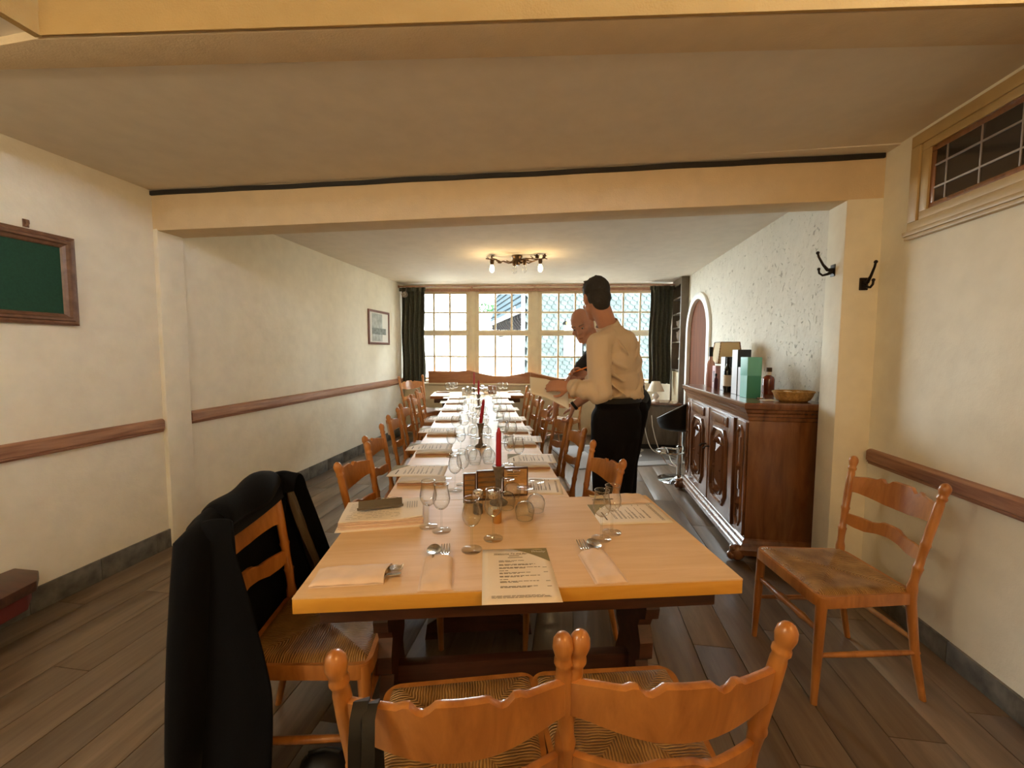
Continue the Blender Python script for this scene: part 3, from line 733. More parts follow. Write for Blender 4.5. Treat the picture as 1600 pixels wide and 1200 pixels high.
for k, (u, v, a) in enumerate([(.885, .965, 3), (.925, 1.78, -1), (.925, 2.30, 2), (.885, 2.90, 0), (.92, 3.76, 1), (.93, 4.66, 0)]):
    p = UV(u, v); chair(p, TH + PI / 2 + R_(a), 'rush-seated chair, %s from the near end along the right of the long table' % ORD[k])
chair((-2.17, 5.93), R_(-115), 'taller rush-seated chair in the far left corner at the end table', 1.14)
p = at(876, 700, 5.85); chair((p.x, p.y), R_(150), 'rush-seated chair standing behind the far right row, facing the table end', 1.0)

# ------------------------------------------------------------------ tables
def table(name, label, u0, u1, v0, v1, legs_along_u=True, group=None, edge=M_edge, top=M_table):
    M = Matrix.Translation(UV(u0, v0)) @ Matrix.Rotation(TH, 4, 'Z')
    t = thing(name, label, 'table', M=M, group=group)
    W, L = u1 - u0, v1 - v0
    MB().box(0, W, 0, L, TZ - .004, TZ).build('table_top', top, t, smooth=False)
    MB().box(0, W, 0, L, TZ - .044, TZ - .004).build('edge_board', edge, t, bevel=.002)
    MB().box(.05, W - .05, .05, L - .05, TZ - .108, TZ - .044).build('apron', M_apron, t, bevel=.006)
    zt = TZ - .108
    prof = [(.17, zt), (.17, zt - .05), (.15, zt - .06), (.17, zt - .09), (.16, zt - .13), (.115, zt - .16), (.10, zt - .19), (.125, zt - .24), (.12, zt - .30), (.085, zt - .33), (.10, zt - .38), (.16, .15), (.21, .10), (.25, .075), (.26, .0), (.20, 0), (.19, .03)]
    pts = prof + [(-x, z) for x, z in reversed(prof)]
    sc = min(1, (L if legs_along_u else W) / 2 / .33)
    for e in (0, 1):
        mb = MB()
        if legs_along_u:
            x = .16 if e == 0 else W - .205
            Mx = Matrix(((0, 0, 1, 0), (sc, 0, 0, L / 2), (0, 1, 0, 0), (0, 0, 0, 1)))
        else:
            x = .16 if e == 0 else L - .205
            Mx = Matrix(((sc, 0, 0, W / 2), (0, 0, 1, 0), (0, 1, 0, 0), (0, 0, 0, 1)))
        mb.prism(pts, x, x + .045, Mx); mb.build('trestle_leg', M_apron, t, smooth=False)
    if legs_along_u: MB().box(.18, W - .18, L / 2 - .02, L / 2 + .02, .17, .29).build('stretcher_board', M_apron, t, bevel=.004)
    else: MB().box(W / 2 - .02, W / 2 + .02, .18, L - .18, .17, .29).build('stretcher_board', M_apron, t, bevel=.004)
    return t
table('dining_table', 'pale-topped table with golden edge and dark apron, nearest in the row', 0, 1.245, 0, .698)
gl_ = 'tables set end to end down the room'
Ls = (4.95 - .702) / 3
for k in range(3):
    table('dining_table', '%s table of the long row, covered with menus, pouches and glasses' % ['first', 'middle', 'last'][k].capitalize(), .085, .895, .702 + k * Ls, .702 + (k + 1) * Ls - .004, False, gl_)
table('dining_table', 'crosswise table at the far end of the row below the windows', -.20, 1.16, 4.95, 5.58, True, None, M_bench)

# ------------------------------------------------------------------ sideboard cabinet on the right
X0, X1, YA, YB, HZ = 1.155, 1.61, 2.915, 4.375, 1.02
cb = thing('sideboard', 'dark walnut sideboard with carved panelled doors against the right wall', 'cabinet', (0, 0, 0))
MB().box(X0, X1, YA, YB, .11, HZ).build('carcass', M_cab, cb, bevel=.004)
def mould(z0, z1, pf, name):
    """moulding run round front and both ends: pf = (outset, height fraction)"""
    mb = MB(); rings = []
    for d, q in pf:
        z = lerp(z0, z1, q)
        rings.append([(X1, YA - d, z), (X0 - d, YA - d, z), (X0 - d, YB + d, z), (X1, YB + d, z)])
    mb.loft(rings, True, True); return mb.build(name, M_cab, cb, ang=30)
mould(HZ - .075, HZ + .05, [(.0, 0), (.008, .05), (.01, .22), (.018, .26), (.02, .40), (.032, .48), (.036, .62), (.046, .66), (.050, .72), (.050, .95), (.045, 1)], 'cornice')
mould(.05, .15, [(.045, 0), (.045, .35), (.036, .45), (.032, .62), (.018, .72), (.012, .9), (.0, 1)], 'plinth')
def octa(y0, y1, z0, z1, c): return [(y0 + c, z0), (y1 - c, z0), (y1, z0 + c * 1.3), (y1, z1 - c * 1.3), (y1 - c, z1), (y0 + c, z1), (y0, z1 - c * 1.3), (y0, z0 + c * 1.3)]
def bead(par, pts, x, w=.012, d=.012, name='moulding'):
    """raised moulding along a closed outline on the x-facing front"""
    n = len(pts); cy_ = sum(p[0] for p in pts) / n; cz_ = sum(p[1] for p in pts) / n
    rings = []
    for off, dx in ((0, 0), (.25, .8), (.5, 1), (.75, .8), (1, 0)):
        r = []
        for y, z in pts:
            r.append((x - d * dx, y + (w * off if y < cy_ else -w * off), z + (w * off if z < cz_ else -w * off)))
        rings.append(r)
    return MB().loft(rings, True, False).build(name, M_cab, par, ang=30)
def diamond(par, y, z, x, ry, rz_, h, name='carved_lozenge'):
    return MB().add([(x, y - ry, z), (x, y, z - rz_), (x, y + ry, z), (x, y, z + rz_), (x - h, y, z)], [(0, 1, 4), (1, 2, 4), (2, 3, 4), (3, 0, 4), (3, 2, 1, 0)]).build(name, M_cab, par, smooth=False)
ymid = (YA + YB) / 2
for d_, (y0, y1) in enumerate(((YA + .20, ymid - .015), (ymid + .015, YB - .20))):
    dr = MB().box(X0 - .024, X0, y0, y1, .16, HZ - .085).build('door', M_cab, cb, bevel=.004)
    MB().box(X0 - .036, X0 - .02, y0 + .10, y1 - .06, HZ - .175, HZ - .10).build('frieze_block', M_cab, dr, bevel=.004)
    yc = (y0 + y1) / 2 + .01; hw = (y1 - y0) / 2 - .085
    bead(dr, octa(yc - hw, yc + hw, .235, HZ - .20, .055), X0 - .022, .026, .022)
    bead(dr, octa(yc - hw * .58, yc + hw * .58, .30, HZ - .27, .04), X0 - .022, .022, .018)
    MB().add([(X0 - .024, yc - hw * .36, .34), (X0 - .024, yc + hw * .36, .34), (X0 - .024, yc + hw * .36, HZ - .31), (X0 - .024, yc - hw * .36, HZ - .31), (X0 - .052, yc, .42), (X0 - .052, yc, HZ - .39)],
             [(0, 1, 4), (1, 2, 5, 4), (2, 3, 5), (3, 0, 4, 5), (3, 2, 1, 0)]).build('raised_field', M_cab, dr, smooth=False)
    for z in (HZ - .295, .33): diamond(dr, yc, z, X0 - .024, .042, .05, .045)
    for z in (.50, .70):
        for s in (-1, 1): diamond(dr, yc + s * hw * .46, z, X0 - .03, .014, .022, .02, 'carved_stud')
    yk = y1 - .035 if d_ == 0 else y0 + .035
    key = MB().tube([(X0 - .02, yk, .62), (X0 - .06, yk, .62), (X0 - .075, yk, .60)], [.008, .006, .012], 8).build('key', M_iron, dr)
for y0, y1 in ((YA + .015, YA + .165), (YB - .165, YB - .015)):
    pn = MB().box(X0 - .014, X0, y0, y1, .16, HZ - .085).build('side_panel', M_cab, cb, bevel=.004)
    yc = (y0 + y1) / 2
    bead(pn, octa(yc - .052, yc + .052, .20, HZ - .115, .035), X0 - .012, .016, .014)
    for z in (.36, .62): diamond(pn, yc, z, X0 - .012, .026, .055, .026)
    MB().box(X0 - .022, X0 - .01, yc - .014, yc + .014, .46, HZ - .2).build('flute', M_cab, pn, bevel=.005)
for y in (YA - .01, YB + .01):
    mb = MB(); mb.ball((X0 - .045, y, .055), (.05, .04, .055), 12, 8); mb.ball((X0 - .085, y, .035), (.028, .034, .028), 10, 6); mb.ball((X0 - .075, y, .085), (.022, .03, .022), 10, 6)
    mb.build('scroll_foot', M_cab, cb)
for y in (YA + .04, YB - .04): MB().lathe([(.045, 0), (.05, .03), (.035, .055)], 12, Matrix.Translation((X1 - .08, y, 0))).build('foot', M_cab, cb)
CT = HZ + .0505

# things on the sideboard
def carton(name, x, y, dx, dy, h, rz, label, fr, sd, lid=None, cat='box', group='bottle cartons on the sideboard'):
    t = thing(name, label, cat, (x, y, CT), rz, group)
    MB().box(-dx / 2, dx / 2, -dy / 2, dy / 2, 0, h).build('carton', sd, t, bevel=.0015)
    MB().box(-dx / 2 - .0006, -dx / 2, -dy / 2 + .002, dy / 2 - .002, .002, h - .002).build('front_print', fr, t, smooth=False)
    if lid: MB().box(-dx / 2 - .0012, dx / 2 + .001, -dy / 2 - .001, dy / 2 + .001, h * .55, h + .001).build('lid', lid, t, bevel=.0015)
    MB().box(-dx / 2 + .003, dx / 2 - .003, -dy / 2 + .003, dy / 2 - .003, h, h + .002).build('top_flap', sd, t)
    return t
Mk = plain('black_carton', (0.018, 0.018, 0.02), 0.45); Mwc = plain('silver_white_carton', (0.62, 0.64, 0.68), 0.35)
Mtl = plain('teal_green_carton', (0.055, 0.27, 0.19), 0.5); Mtl2 = plain('pale_teal_carton', (0.16, 0.50, 0.41), 0.45)
Mpk = plain('pink_carton', (0.58, 0.33, 0.34), 0.5); Mmar = plain('maroon_print', (0.10, 0.012, 0.028), 0.5)
carton('carton', 1.275, 3.225, .098, .098, .29, R_(6), 'teal green two-tone carton, nearest on the sideboard', Mtl2, Mtl, Mtl2)
carton('carton', 1.272, 3.35, .055, .05, .215, R_(4), 'slim silver carton between the teal and tall black cartons', Mwc, Mk)
carton('carton', 1.30, 3.47, .10, .09, .345, R_(5), 'tallest carton, black with a silver front, on the sideboard', Mwc, Mk)
carton('carton', 1.325, 3.80, .10, .09, .285, R_(3), 'black carton with a white front behind the small dark bottle', Mwc, Mk)
pk = carton('carton', 1.315, 4.05, .06, .075, .20, R_(4), 'pink carton with a maroon panel, far on the sideboard', Mpk, Mpk)
MB().box(-.0325, -.0306, -.018, .02, .05, .155).build('maroon_panel', Mmar, pk, smooth=False)
def bottle(name, x, y, label, prof, mat, capm, cap, extra=None):
    t = thing(name, label, 'bottle', (x, y, CT), 0, 'bottles on the sideboard')
    MB().lathe(prof, 18).build('bottle_body', mat, t, ang=60)
    MB().lathe(cap, 14).build('cap', capm, t)
    if extra: MB().lathe(extra[0], 18, caps=False).build('label', extra[1], t)
    return t
bottle('bottle', 1.30, 4.20, 'clear pink bottle with a black stopper, farthest on the sideboard', [(.036, 0), (.040, .01), (.040, .20), (.034, .23), (.017, .25), (.015, .29)], plain('pink_spirit', (0.55, 0.33, 0.30), 0.12), M_black, [(.018, .285), (.018, .37), (.015, .375)])
bottle('bottle', 1.255, 3.62, 'small dark bottle with a pale label in front of the black carton', [(.030, 0), (.032, .01), (.032, .17), (.026, .20), (.012, .215), (.012, .25)], plain('dark_green_glass', (0.012, 0.013, 0.012), 0.12), M_black, [(.014, .235), (.014, .28), (.011, .285)], ([(.0325, .05), (.0325, .14)], M_paper))
t = bottle('bottle', 1.515, 3.50, 'amber spirit bottle with brown cap behind the teal carton', [(.040, 0), (.043, .01), (.043, .115), (.036, .135), (.016, .148), (.015, .18)], M_amber, M_bronze, [(.021, .175), (.021, .205), (.018, .208)])
MB().lathe([(.0165, .15), (.0165, .177)], 14).build('neck', M_paper, t)
bottle('miniature_bottle', 1.262, 3.92, 'miniature maroon bottle by the pink carton', [(.016, 0), (.018, .008), (.018, .085), (.008, .10), (.008, .12)], Mmar, M_black, [(.009, .115), (.009, .135), (.007, .137)])
# oval basket with small wrapped things
t = thing('bread_basket', 'oval tan wicker basket at the near end of the sideboard', 'basket', (1.465, 3.02, CT), R_(4))
Mwk = plain('tan_wicker', (0.40, 0.23, 0.07), 0.7, var=.3, vscale=60, bump=.6, bscale=120)
def ell(rx, ry, z, n=28): return [(rx * math.cos(2 * PI * i / n), ry * math.sin(2 * PI * i / n), z) for i in range(n)]
MB().loft([ell(.085, .055, 0), ell(.105, .07, .012), ell(.118, .08, .035), ell(.128, .088, .062), ell(.120, .080, .062), ell(.11, .072, .035), ell(.09, .06, .012)], True, True).build('basket_body', Mwk, t, ang=60)
MB().tube([(.125 * math.cos(a), .085 * math.sin(a), .064) for a in [2 * PI * i / 28 for i in range(29)]], .007, 7, False).build('rim', Mwk, t)
for k, (x, y, r, m_) in enumerate([(-.04, .01, .028, M_paper), (.02, -.02, .026, M_paper), (.05, .02, .03, Mwk), (-.01, .03, .024, M_nap), (.0, -.04, .022, M_kraft)]):
    o = MB().ball((0, 0, 0), (r, r * .8, r * .6), 9, 6).build('wrapped_sweet', m_); o.location = (1.465 + x, 3.02 + y, CT + .052)
    tag(o, 'small wrapped sweets lying in the tan basket', 'sweet', 'sweets in the basket')
o = MB().box(-.045, .045, -.03, .03, 0, .003).build('small_card', M_paper, bevel=.0008); o.location = (1.33, 3.06, CT); o.rotation_euler = (0, 0, .3); tag(o, 'small white card lying beside the basket', 'card')
o = MB().lathe([(.024, 0), (.026, .004), (.024, .010)], 12).build('silver_lid', M_steel); o.location = (1.31, 3.14, CT); tag(o, 'small silver lid beside the teal carton', 'lid')
# lamp with stitched square shade and wrought scroll foot
t = thing('table_lamp', 'lamp with stitched parchment shade and curled iron foot, far end of sideboard', 'lamp', (1.45, 4.23, CT))
Msh = plain('parchment_shade', (0.62, 0.48, 0.26), 0.7)
MB().loft([[(sx * w_, sy * w_, z) for sx, sy in ((-1, -1), (1, -1), (1, 1), (-1, 1))] for w_, z in ((.105, .22), (.082, .42))], True, False).build('shade', Msh, t, smooth=False)
for sx, sy in ((-1, -1), (1, -1), (1, 1), (-1, 1)):
    MB().tube([(sx * lerp(.106, .083, q / 16), sy * lerp(.106, .083, q / 16), lerp(.22, .42, q / 16)) for q in range(17)], [.004 + .002 * (q % 2) for q in range(17)], 6).build('stitched_edge', M_cab, t)
for w_, z in ((.106, .22), (.083, .42)):
    MB().tube([(-w_, -w_, z), (w_, -w_, z), (w_, w_, z), (-w_, w_, z), (-w_, -w_, z)], .004, 6).build('stitched_edge', M_cab, t)
MB().tube([(0, 0, .02), (0, 0, .25)], .007, 8).build('stem', M_iron, t)
for k in range(3):
    a = 2 * PI * k / 3 + 2.6
    P = [(0, .20), (.02, .15), (.045, .09), (.07, .04), (.095, .012), (.125, .010), (.14, .03), (.135, .055), (.115, .06), (.10, .045), (.108, .032)]
    MB().tube([(r * math.cos(a), r * math.sin(a), z) for r, z in P], .006, 6).build('scroll', M_iron, t)
MB().lathe([(.02, .19), (.016, .22), (.02, .25), (.012, .27)], 10).build('candle_sleeve', M_white, t)

# ------------------------------------------------------------------ hooks, pictures
def hook(x, y, z, rot, label):
    t = thing('coat_hook', label, 'hook', (x, y, z), rot)
    MB().box(-.022, .022, -.004, .004, -.04, .03).build('back_plate', M_iron, t, bevel=.004)
    mb = MB().tube([(0, -.004, 0), (0, -.03, .0), (0, -.055, .03), (0, -.08, .075), (0, -.086, .095)], [.012, .010, .007, .006, .006], 8); mb.ball((0, -.087, .10), .010, 8, 6); mb.build('upper_prong', M_iron, t)
    mb = MB().tube([(0, -.004, -.01), (0, -.028, -.025), (0, -.055, -.032), (0, -.074, -.018), (0, -.077, .0)], [.012, .008, .006, .006, .006], 8); mb.ball((0, -.077, .005), .009, 8, 6); mb.build('lower_prong', M_iron, t)
hook(1.511, 2.74, 1.885, R_(-90), 'black iron coat hook on the side of the right pilaster')
hook(1.62, by(1.6) - .005, 1.79, 0, 'black iron coat hook on the front of the right pilaster')
# big picture on the left wall
t = thing('framed_picture', 'dark wooden frame round a plain deep green panel on the left wall', 'picture', (XL, 1.80, 1.78))
PY, PZ = 0.222, 0.245
M_frame = wood('brown_picture_frame', (0.11, 0.05, 0.028), (0.20, 0.10, 0.055), 0.45, (3, 12, 12), .1)
pf = [(.0, 0.0), (.0, .022), (.012, .030), (.022, .026), (.028, .036), (.040, .036), (.046, .024), (.058, .018), (.064, .010)]
mb = MB(); rings = []
for q, d in pf: rings.append([(d + .001, sy * (PY - q), sz * (PZ - q)) for sy, sz in ((-1, -1), (1, -1), (1, 1), (-1, 1))])
mb.loft(rings, True, False).build('frame', M_frame, t, ang=25)
MB().box(.001, .007, -PY + .05, PY - .05, -PZ + .05, PZ - .05).build('green_panel', plain('deep_green_baize', (0.008, 0.055, 0.030), 0.85, var=.15, vscale=90), t, smooth=False)
t2 = thing('picture_nail', 'small bent brown nail above the green picture', 'nail', (XL, 1.825, 2.055))
MB().tube([(0, 0, -.015), (.012, 0, -.012), (.018, 0, .0), (.016, 0, .014)], .007, 6).build('shank', M_frame, t2); MB().box(0, .006, -.012, .012, -.02, .02).build('plate', M_frame, t2)
# small framed print far along the left wall
t = thing('framed_print', 'small brown-framed grey and white print far along the left wall', 'picture', (XL, 5.80, 1.735))
PY, PZ = 0.33, 0.245
mb = MB(); rings = []
for q, d in ((0, 0), (0, .018), (.012, .024), (.028, .020), (.032, .008)): rings.append([(d + .001, sy * (PY - q), sz * (PZ - q)) for sy, sz in ((-1, -1), (1, -1), (1, 1), (-1, 1))])
mb.loft(rings, True, False).build('frame', plain('red_brown_frame', (0.17, 0.07, 0.055), 0.4), t, ang=25)
MB().box(.001, .008, -PY + .02, PY - .02, -PZ + .02, PZ - .02).build('mount', M_white, t, smooth=False)
MB().box(.008, .0095, -.22, .10, -.20, .20).build('print', plain('pale_grey_print', (0.42, 0.45, 0.44), 0.6, var=.3, vscale=14), t, smooth=False)
MB().box(.0095, .0105, -.22, .22, -.10, -.01).build('print_band', plain('mid_grey_print', (0.22, 0.25, 0.24), 0.6, var=.4, vscale=30), t, smooth=False)
# red-seated wall bench at the very left
t = thing('wall_bench', 'low wooden bench with a dark red seat by the left wall', 'bench', (-2.80, 0, 0))
ol = [(0, -1.0), (.28, -1.0), (.30, 1.40), (.26, 1.58), (.15, 1.66), (0, 1.66)]
MB().prism(ol, .24, .29).build('seat_board', M_apron, t, bevel=.008)
MB().prism([(x * .92 + .008, y - .03) for x, y in ol], .16, .238).build('red_panel', plain('dark_red_cloth', (0.13, 0.018, 0.016), 0.8), t, bevel=.01)
for y in (-.9, .1, 1.2): MB().box(.04, .10, y, y + .06, 0, .165).build('leg', M_apron, t, bevel=.004)

# ------------------------------------------------------------------ far right corner: shelf niche, low cupboard, lamps, stool, rug
sh = thing('shelf_niche', 'tall grey-brown open shelf in the far right corner holding wrapped crockery', 'shelf', (0, 0, 0))
SX0, SX1, SY0, SY1 = 1.555, 1.93, 6.44, 6.99
MB().box(SX0, SX1, SY0, SY0 + .045, 0, 2.495).build('side_panel', M_shelf, sh, bevel=.003)
MB().box(SX0, SX1, SY1 - .03, SY1, 0, 2.495).build('side_panel', M_shelf, sh, bevel=.003)
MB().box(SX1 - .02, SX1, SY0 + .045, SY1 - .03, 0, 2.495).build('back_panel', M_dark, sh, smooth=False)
MB().box(SX0, SX0 + .03, SY0 + .045, SY1 - .03, 2.40, 2.495).build('top_rail', M_shelf, sh, bevel=.003)
shz = [2.22, 1.985, 1.77, 1.555, 1.13]
for z in shz: MB().box(SX0 + .01, SX1 - .02, SY0 + .045, SY1 - .03, z - .02, z).build('shelf', M_shelf, sh, bevel=.002)
MB().box(SX0 + .02, SX1 - .02, SY0 + .045, SY1 - .03, 0, 1.09).build('cupboard_door', M_cream, sh, bevel=.004)
ORDN = ['nearest', 'in the middle', 'farthest']
Mwrap = plain('white_glazed_crockery', (0.66, 0.67, 0.72), 0.25)
rn = random.Random(3)
for z, n_ in ((1.985, 1), (1.77, 3), (1.555, 3)):
    for q in range(n_):
        y = SY0 + .11 + q * .14; h = rn.uniform(.10, .16); r = rn.uniform(.045, .06)
        o = MB().lathe([(r * .5, 0), (r * .55, .008), (r * .9, h * .35), (r, h * .6), (r * .95, h * .75), (r * 1.1, h)], 14, caps=False)
        o.lathe([(r * .3, h * .95), (r * .75, h * 1.02), (r * .2, h * 1.25), (.004, h * 1.4)], 10)
        ob = o.build('lidded_jug', Mwrap, ang=60); ob.location = (SX0 + .09 + .05 * (q % 2), y, z)
        tag(ob, 'white lidded jug, %s on the %s used shelf of the corner niche' % (ORDN[q], {1.985: 'top', 1.77: 'middle', 1.555: 'lower'}[z]), 'jug', 'white crockery in the corner niche')
ob = MB().lathe([(.035, 0), (.04, .01), (.03, .06), (.045, .10), (.03, .14), (.012, .16)], 14).build('white_figurine', Mwrap); ob.location = (SX0 + .09, SY0 + .18, 1.555 - .415); tag(ob, 'white glazed figurine on the lowest niche shelf', 'figurine')
def cone_lamp(x, y, z, label, s=1.0):
    t = thing('table_lamp', label, 'lamp', (x, y, z), 0)
    t.scale = (s, s, s)
    MB().lathe([(.05, 0), (.055, .015), (.03, .03), (.02, .045), (.042, .07), (.05, .09), (.04, .115), (.018, .13), (.022, .14), (.012, .15), (.012, .19)], 18).build('lamp_base', M_white, t, ang=50)
    MB().loft([ell(.118, .118, .16, 24), ell(.055, .055, .30, 24), ell(.053, .053, .30, 24), ell(.115, .115, .16, 24)], True, False).build('lamp_shade', plain('ivory_lamp_shade', (0.72, 0.66, 0.54), 0.8), t, ang=60)
    MB().ball((0, 0, .22), (.022, .022, .03), 8, 6).build('bulb', M_white, t)
cone_lamp(1.185, 6.20, .672, 'white cone-shaded lamp on the low dark cupboard behind the stool')
cone_lamp(SX0 + .13, SY0 + .16, 1.13, 'white cone-shaded lamp standing in the corner niche', .95)
t = thing('low_cupboard', 'low dark wooden cupboard under the cone-shaded lamp', 'cupboard', (0, 0, 0))
MB().box(.62, 1.50, 6.08, 6.50, .08, .645).build('carcass', M_shelf, t, bevel=.004)
MB().box(.60, 1.52, 6.05, 6.52, .645, .672).build('top', M_cab, t, bevel=.004)
MB().box(.66, 1.46, 6.10, 6.48, 0, .08).build('plinth', M_dark, t, smooth=False)
for x0_, x1_ in ((.65, 1.05), (1.07, 1.47)):
    d_ = MB().box(x0_, x1_, 6.066, 6.08, .11, .62).build('door', M_shelf, t, bevel=.004)
    MB().ball(((x0_ + x1_) / 2 + (.15 if x0_ < .8 else -.15), 6.055, .40), .012, 8, 6).build('knob', M_bronze, d_)
# stool
t = thing('bar_stool', 'black bucket-seat bar stool on a chrome column and disc base', 'stool', (1.165, 4.68, 0), R_(-38))
MB().lathe([(.225, 0), (.225, .006), (.19, .016), (.06, .028), (.035, .04), (.031, .06)], 40).build('base_disc', M_chrome, t)
MB().lathe([(.030, .03), (.030, .33), (.036, .34), (.036, .37), (.024, .38), (.024, .58)], 20).build('column', M_chrome, t)
ring = [(-.115 + .14 * math.cos(a), .14 * math.sin(a), .30) for a in [2 * PI * i / 32 for i in range(33)]]
MB().tube(ring, .010, 8, False).build('foot_rest', M_chrome, t)
for s in (-1, 1): MB().tube([(-.03, s * .01, .14), (-.12, s * .05, .17), (-.20, s * .10, .30)], .006, 6).build('foot_rest_strut', M_chrome, t)
def bucket(u, v):
    a = lerp(-PI * .98, PI * .98, u); hb = .5 + .5 * math.cos(a)       # 1 at the back
    rim = .60 + .06 + .27 * hb ** 1.3
    q = v
    r = lerp(.02, .225, min(1, q / .55)) if q < .55 else .225 + .03 * (q - .55) / .45
    z = .60 if q < .45 else lerp(.60, rim, ((q - .45) / .55) ** 1.2)
    return (r * math.cos(a) * .92, r * math.sin(a) * 1.05, z)
MB().slab(bucket, 40, 14, (0, 0, -.035)).build('bucket_seat', M_black, t, ang=70)
MB().lathe([(.08, .545), (.10, .56), (.10, .575), (.05, .58)], 16).build('seat_plate', M_iron, t)
MB().tube([Vector(bucket(i / 40, 1)) + Vector((0, 0, .004)) for i in range(41)], .006, 6).build('piping', plain('grey_piping', (.16, .15, .14), .4), t)
# rug with ring motif
ra = math.atan2(5.131 - 4.875, .807 - .053)
t = thing('rug', 'grey rug with pale interlaced rings behind the standing men', 'rug', (.05, 4.90, 0), ra)
Mrg = plain('grey_rug_pile', (0.30, 0.28, 0.27), 0.95, bump=.3, bscale=300); Mrg2 = plain('dark_grey_rug_pile', (0.14, 0.13, 0.125), 0.95, bump=.3, bscale=300); Mrg3 = plain('pale_rug_pile', (0.55, 0.52, 0.48), 0.95)
MB().box(0, 1.5, 0, 1.22, .0005, .008).build('pile', Mrg, t, bevel=.003)
MB().box(.42, 1.42, .2, 1.1, .008, .0092).build('dark_field', Mrg2, t, smooth=False)
for cx, cy_, rx, ry in ((.80, .66, .24, .20), (1.02, .80, .24, .16), (.72, .42, .22, .14), (.95, .5, .13, .1)):
    MB().tube([(cx + rx * math.cos(a), cy_ + ry * math.sin(a), .0085) for a in [2 * PI * i / 36 for i in range(37)]], [.02] * 37, 6, False, None, .12).build('ring_motif', Mrg3, t)
for x0_, x1_, y0_, y1_ in ((0, 1.5, 0, .03), (0, 1.5, 1.19, 1.22), (0, .03, .03, 1.19), (1.47, 1.5, .03, 1.19)): MB().box(x0_, x1_, y0_, y1_, .008, .0095).build('border', Mrg2, t, smooth=False)
# white cable loop with adapter
cp = [at(1018, 668, 5.6), at(1022, 690, 5.6), at(1033, 702, 5.65), at(1048, 706, 5.7), at(1060, 700, 5.8)]
cp = [Vector((p.x, p.y, max(.008, p.z))) for p in cp]
pts = []
for i in range(len(cp) - 1):
    for k in range(6): pts.append(cp[i].lerp(cp[i + 1], k / 6))
t = thing('power_cable', 'white power cable with a plug trailing behind the bar stool', 'cable', (0, 0, 0))
p0 = Vector((1.30, 6.07, .25))
P = [(1.02, 6.03, .60), (1.0, 5.98, .42), (1.03, 5.93, .22), (1.09, 5.88, .06), (1.2, 5.82, .01), (1.32, 5.84, .008), (1.40, 5.92, .008)]
sm = []
for i in range(len(P) - 1):
    for k in range(5):
        q = k / 5; a = P[max(i - 1, 0)]; b = P[i]; c = P[i + 1]; d = P[min(i + 2, len(P) - 1)]
        sm.append(tuple(.5 * ((2 * b[j]) + (-a[j] + c[j]) * q + (2 * a[j] - 5 * b[j] + 4 * c[j] - d[j]) * q * q + (-a[j] + 3 * b[j] - 3 * c[j] + d[j]) * q ** 3) for j in range(3)))
MB().tube(sm, .006, 6).build('cord', M_white, t)
P2 = [(x + .09 + .03 * math.sin(i), y + .02, z * .8 + .02) for i, (x, y, z) in enumerate(P[:5])]
MB().tube(P2, .006, 6).build('cord', M_white, t)
MB().box(1.22, 1.28, 5.86, 5.90, .002, .09).build('plug', M_white, t, bevel=.005)

# ------------------------------------------------------------------ ceiling light: bronze vine with four bulbs
CL = Vector((-0.655, 4.84, 2.497))
t = thing('ceiling_light', 'bronze vine-branch ceiling light with two lit and two dark bulbs', 'ceiling light', CL)
MB().lathe([(.06, 0), (.065, -.015), (.05, -.035), (.055, -.06), (.045, -.09), (.025, -.11)], 16).build('canopy', M_bronze, t)
rn = random.Random(11)
def branch(pts):
    rad = [lerp(.011, .006, i / (len(pts) - 1)) * (1 + .25 * math.sin(i * 2.1)) for i in range(len(pts))]
    MB().tube(pts, rad, 7).build('branch', M_bronze, t)
def leaf(p, s, a, tilt):
    M = Matrix.Translation(p) @ Matrix.Rotation(a, 4, 'Z') @ Matrix.Rotation(tilt, 4, 'X')
    o = [(0, 0), (.5, .15), (.35, .5), (.75, .7), (.3, .8), (0, 1.2), (-.3, .8), (-.75, .7), (-.35, .5), (-.5, .15)]
    MB().prism([(x * s, y * s) for x, y in o], -.002, .002, M).build('leaf', M_bronze, t, smooth=False)
branch([(-.03, 0, -.07), (-.10, .02, -.075), (-.16, -.01, -.06), (-.20, .0, -.075), (-.235, -.02, -.045), (-.275, -.03, -.03), (-.32, -.02, -.035), (-.36, -.03, -.028)])
branch([(.03, 0, -.05), (.10, -.02, -.045), (.16, .01, -.035), (.22, -.02, -.05), (.27, -.05, -.06), (.32, -.04, -.045), (.35, -.02, -.05)])
branch([(.02, -.02, -.07), (.06, -.04, -.09), (.10, -.06, -.08), (.14, -.05, -.10), (.20, -.05, -.075), (.26, -.04, -.06)])
branch([(-.29, -.03, -.03), (-.285, -.05, -.005), (-.27, -.05, .0), (-.262, -.045, -.015)])
branch([(0, .03, -.05), (-.06, .09, -.045), (-.13, .12, -.05)]); branch([(.02, .03, -.05), (.1, .10, -.04), (.19, .12, -.045)])
for p, s, a, ti in (((-.20, -.01, -.085), .05, .5, .9), ((-.09, .0, -.085), .045, 2.5, .6), ((.20, -.02, -.05), .055, 1.2, .8), ((.31, -.05, -.05), .05, 3.9, 1.0), ((.24, -.06, -.05), .05, .4, 1.2), ((-.31, -.02, -.04), .045, 1.8, .6), ((.13, .11, -.05), .05, 2.2, .7), ((-.1, .11, -.05), .05, 5.2, .6)):
    leaf(Vector(p), s, a, ti)
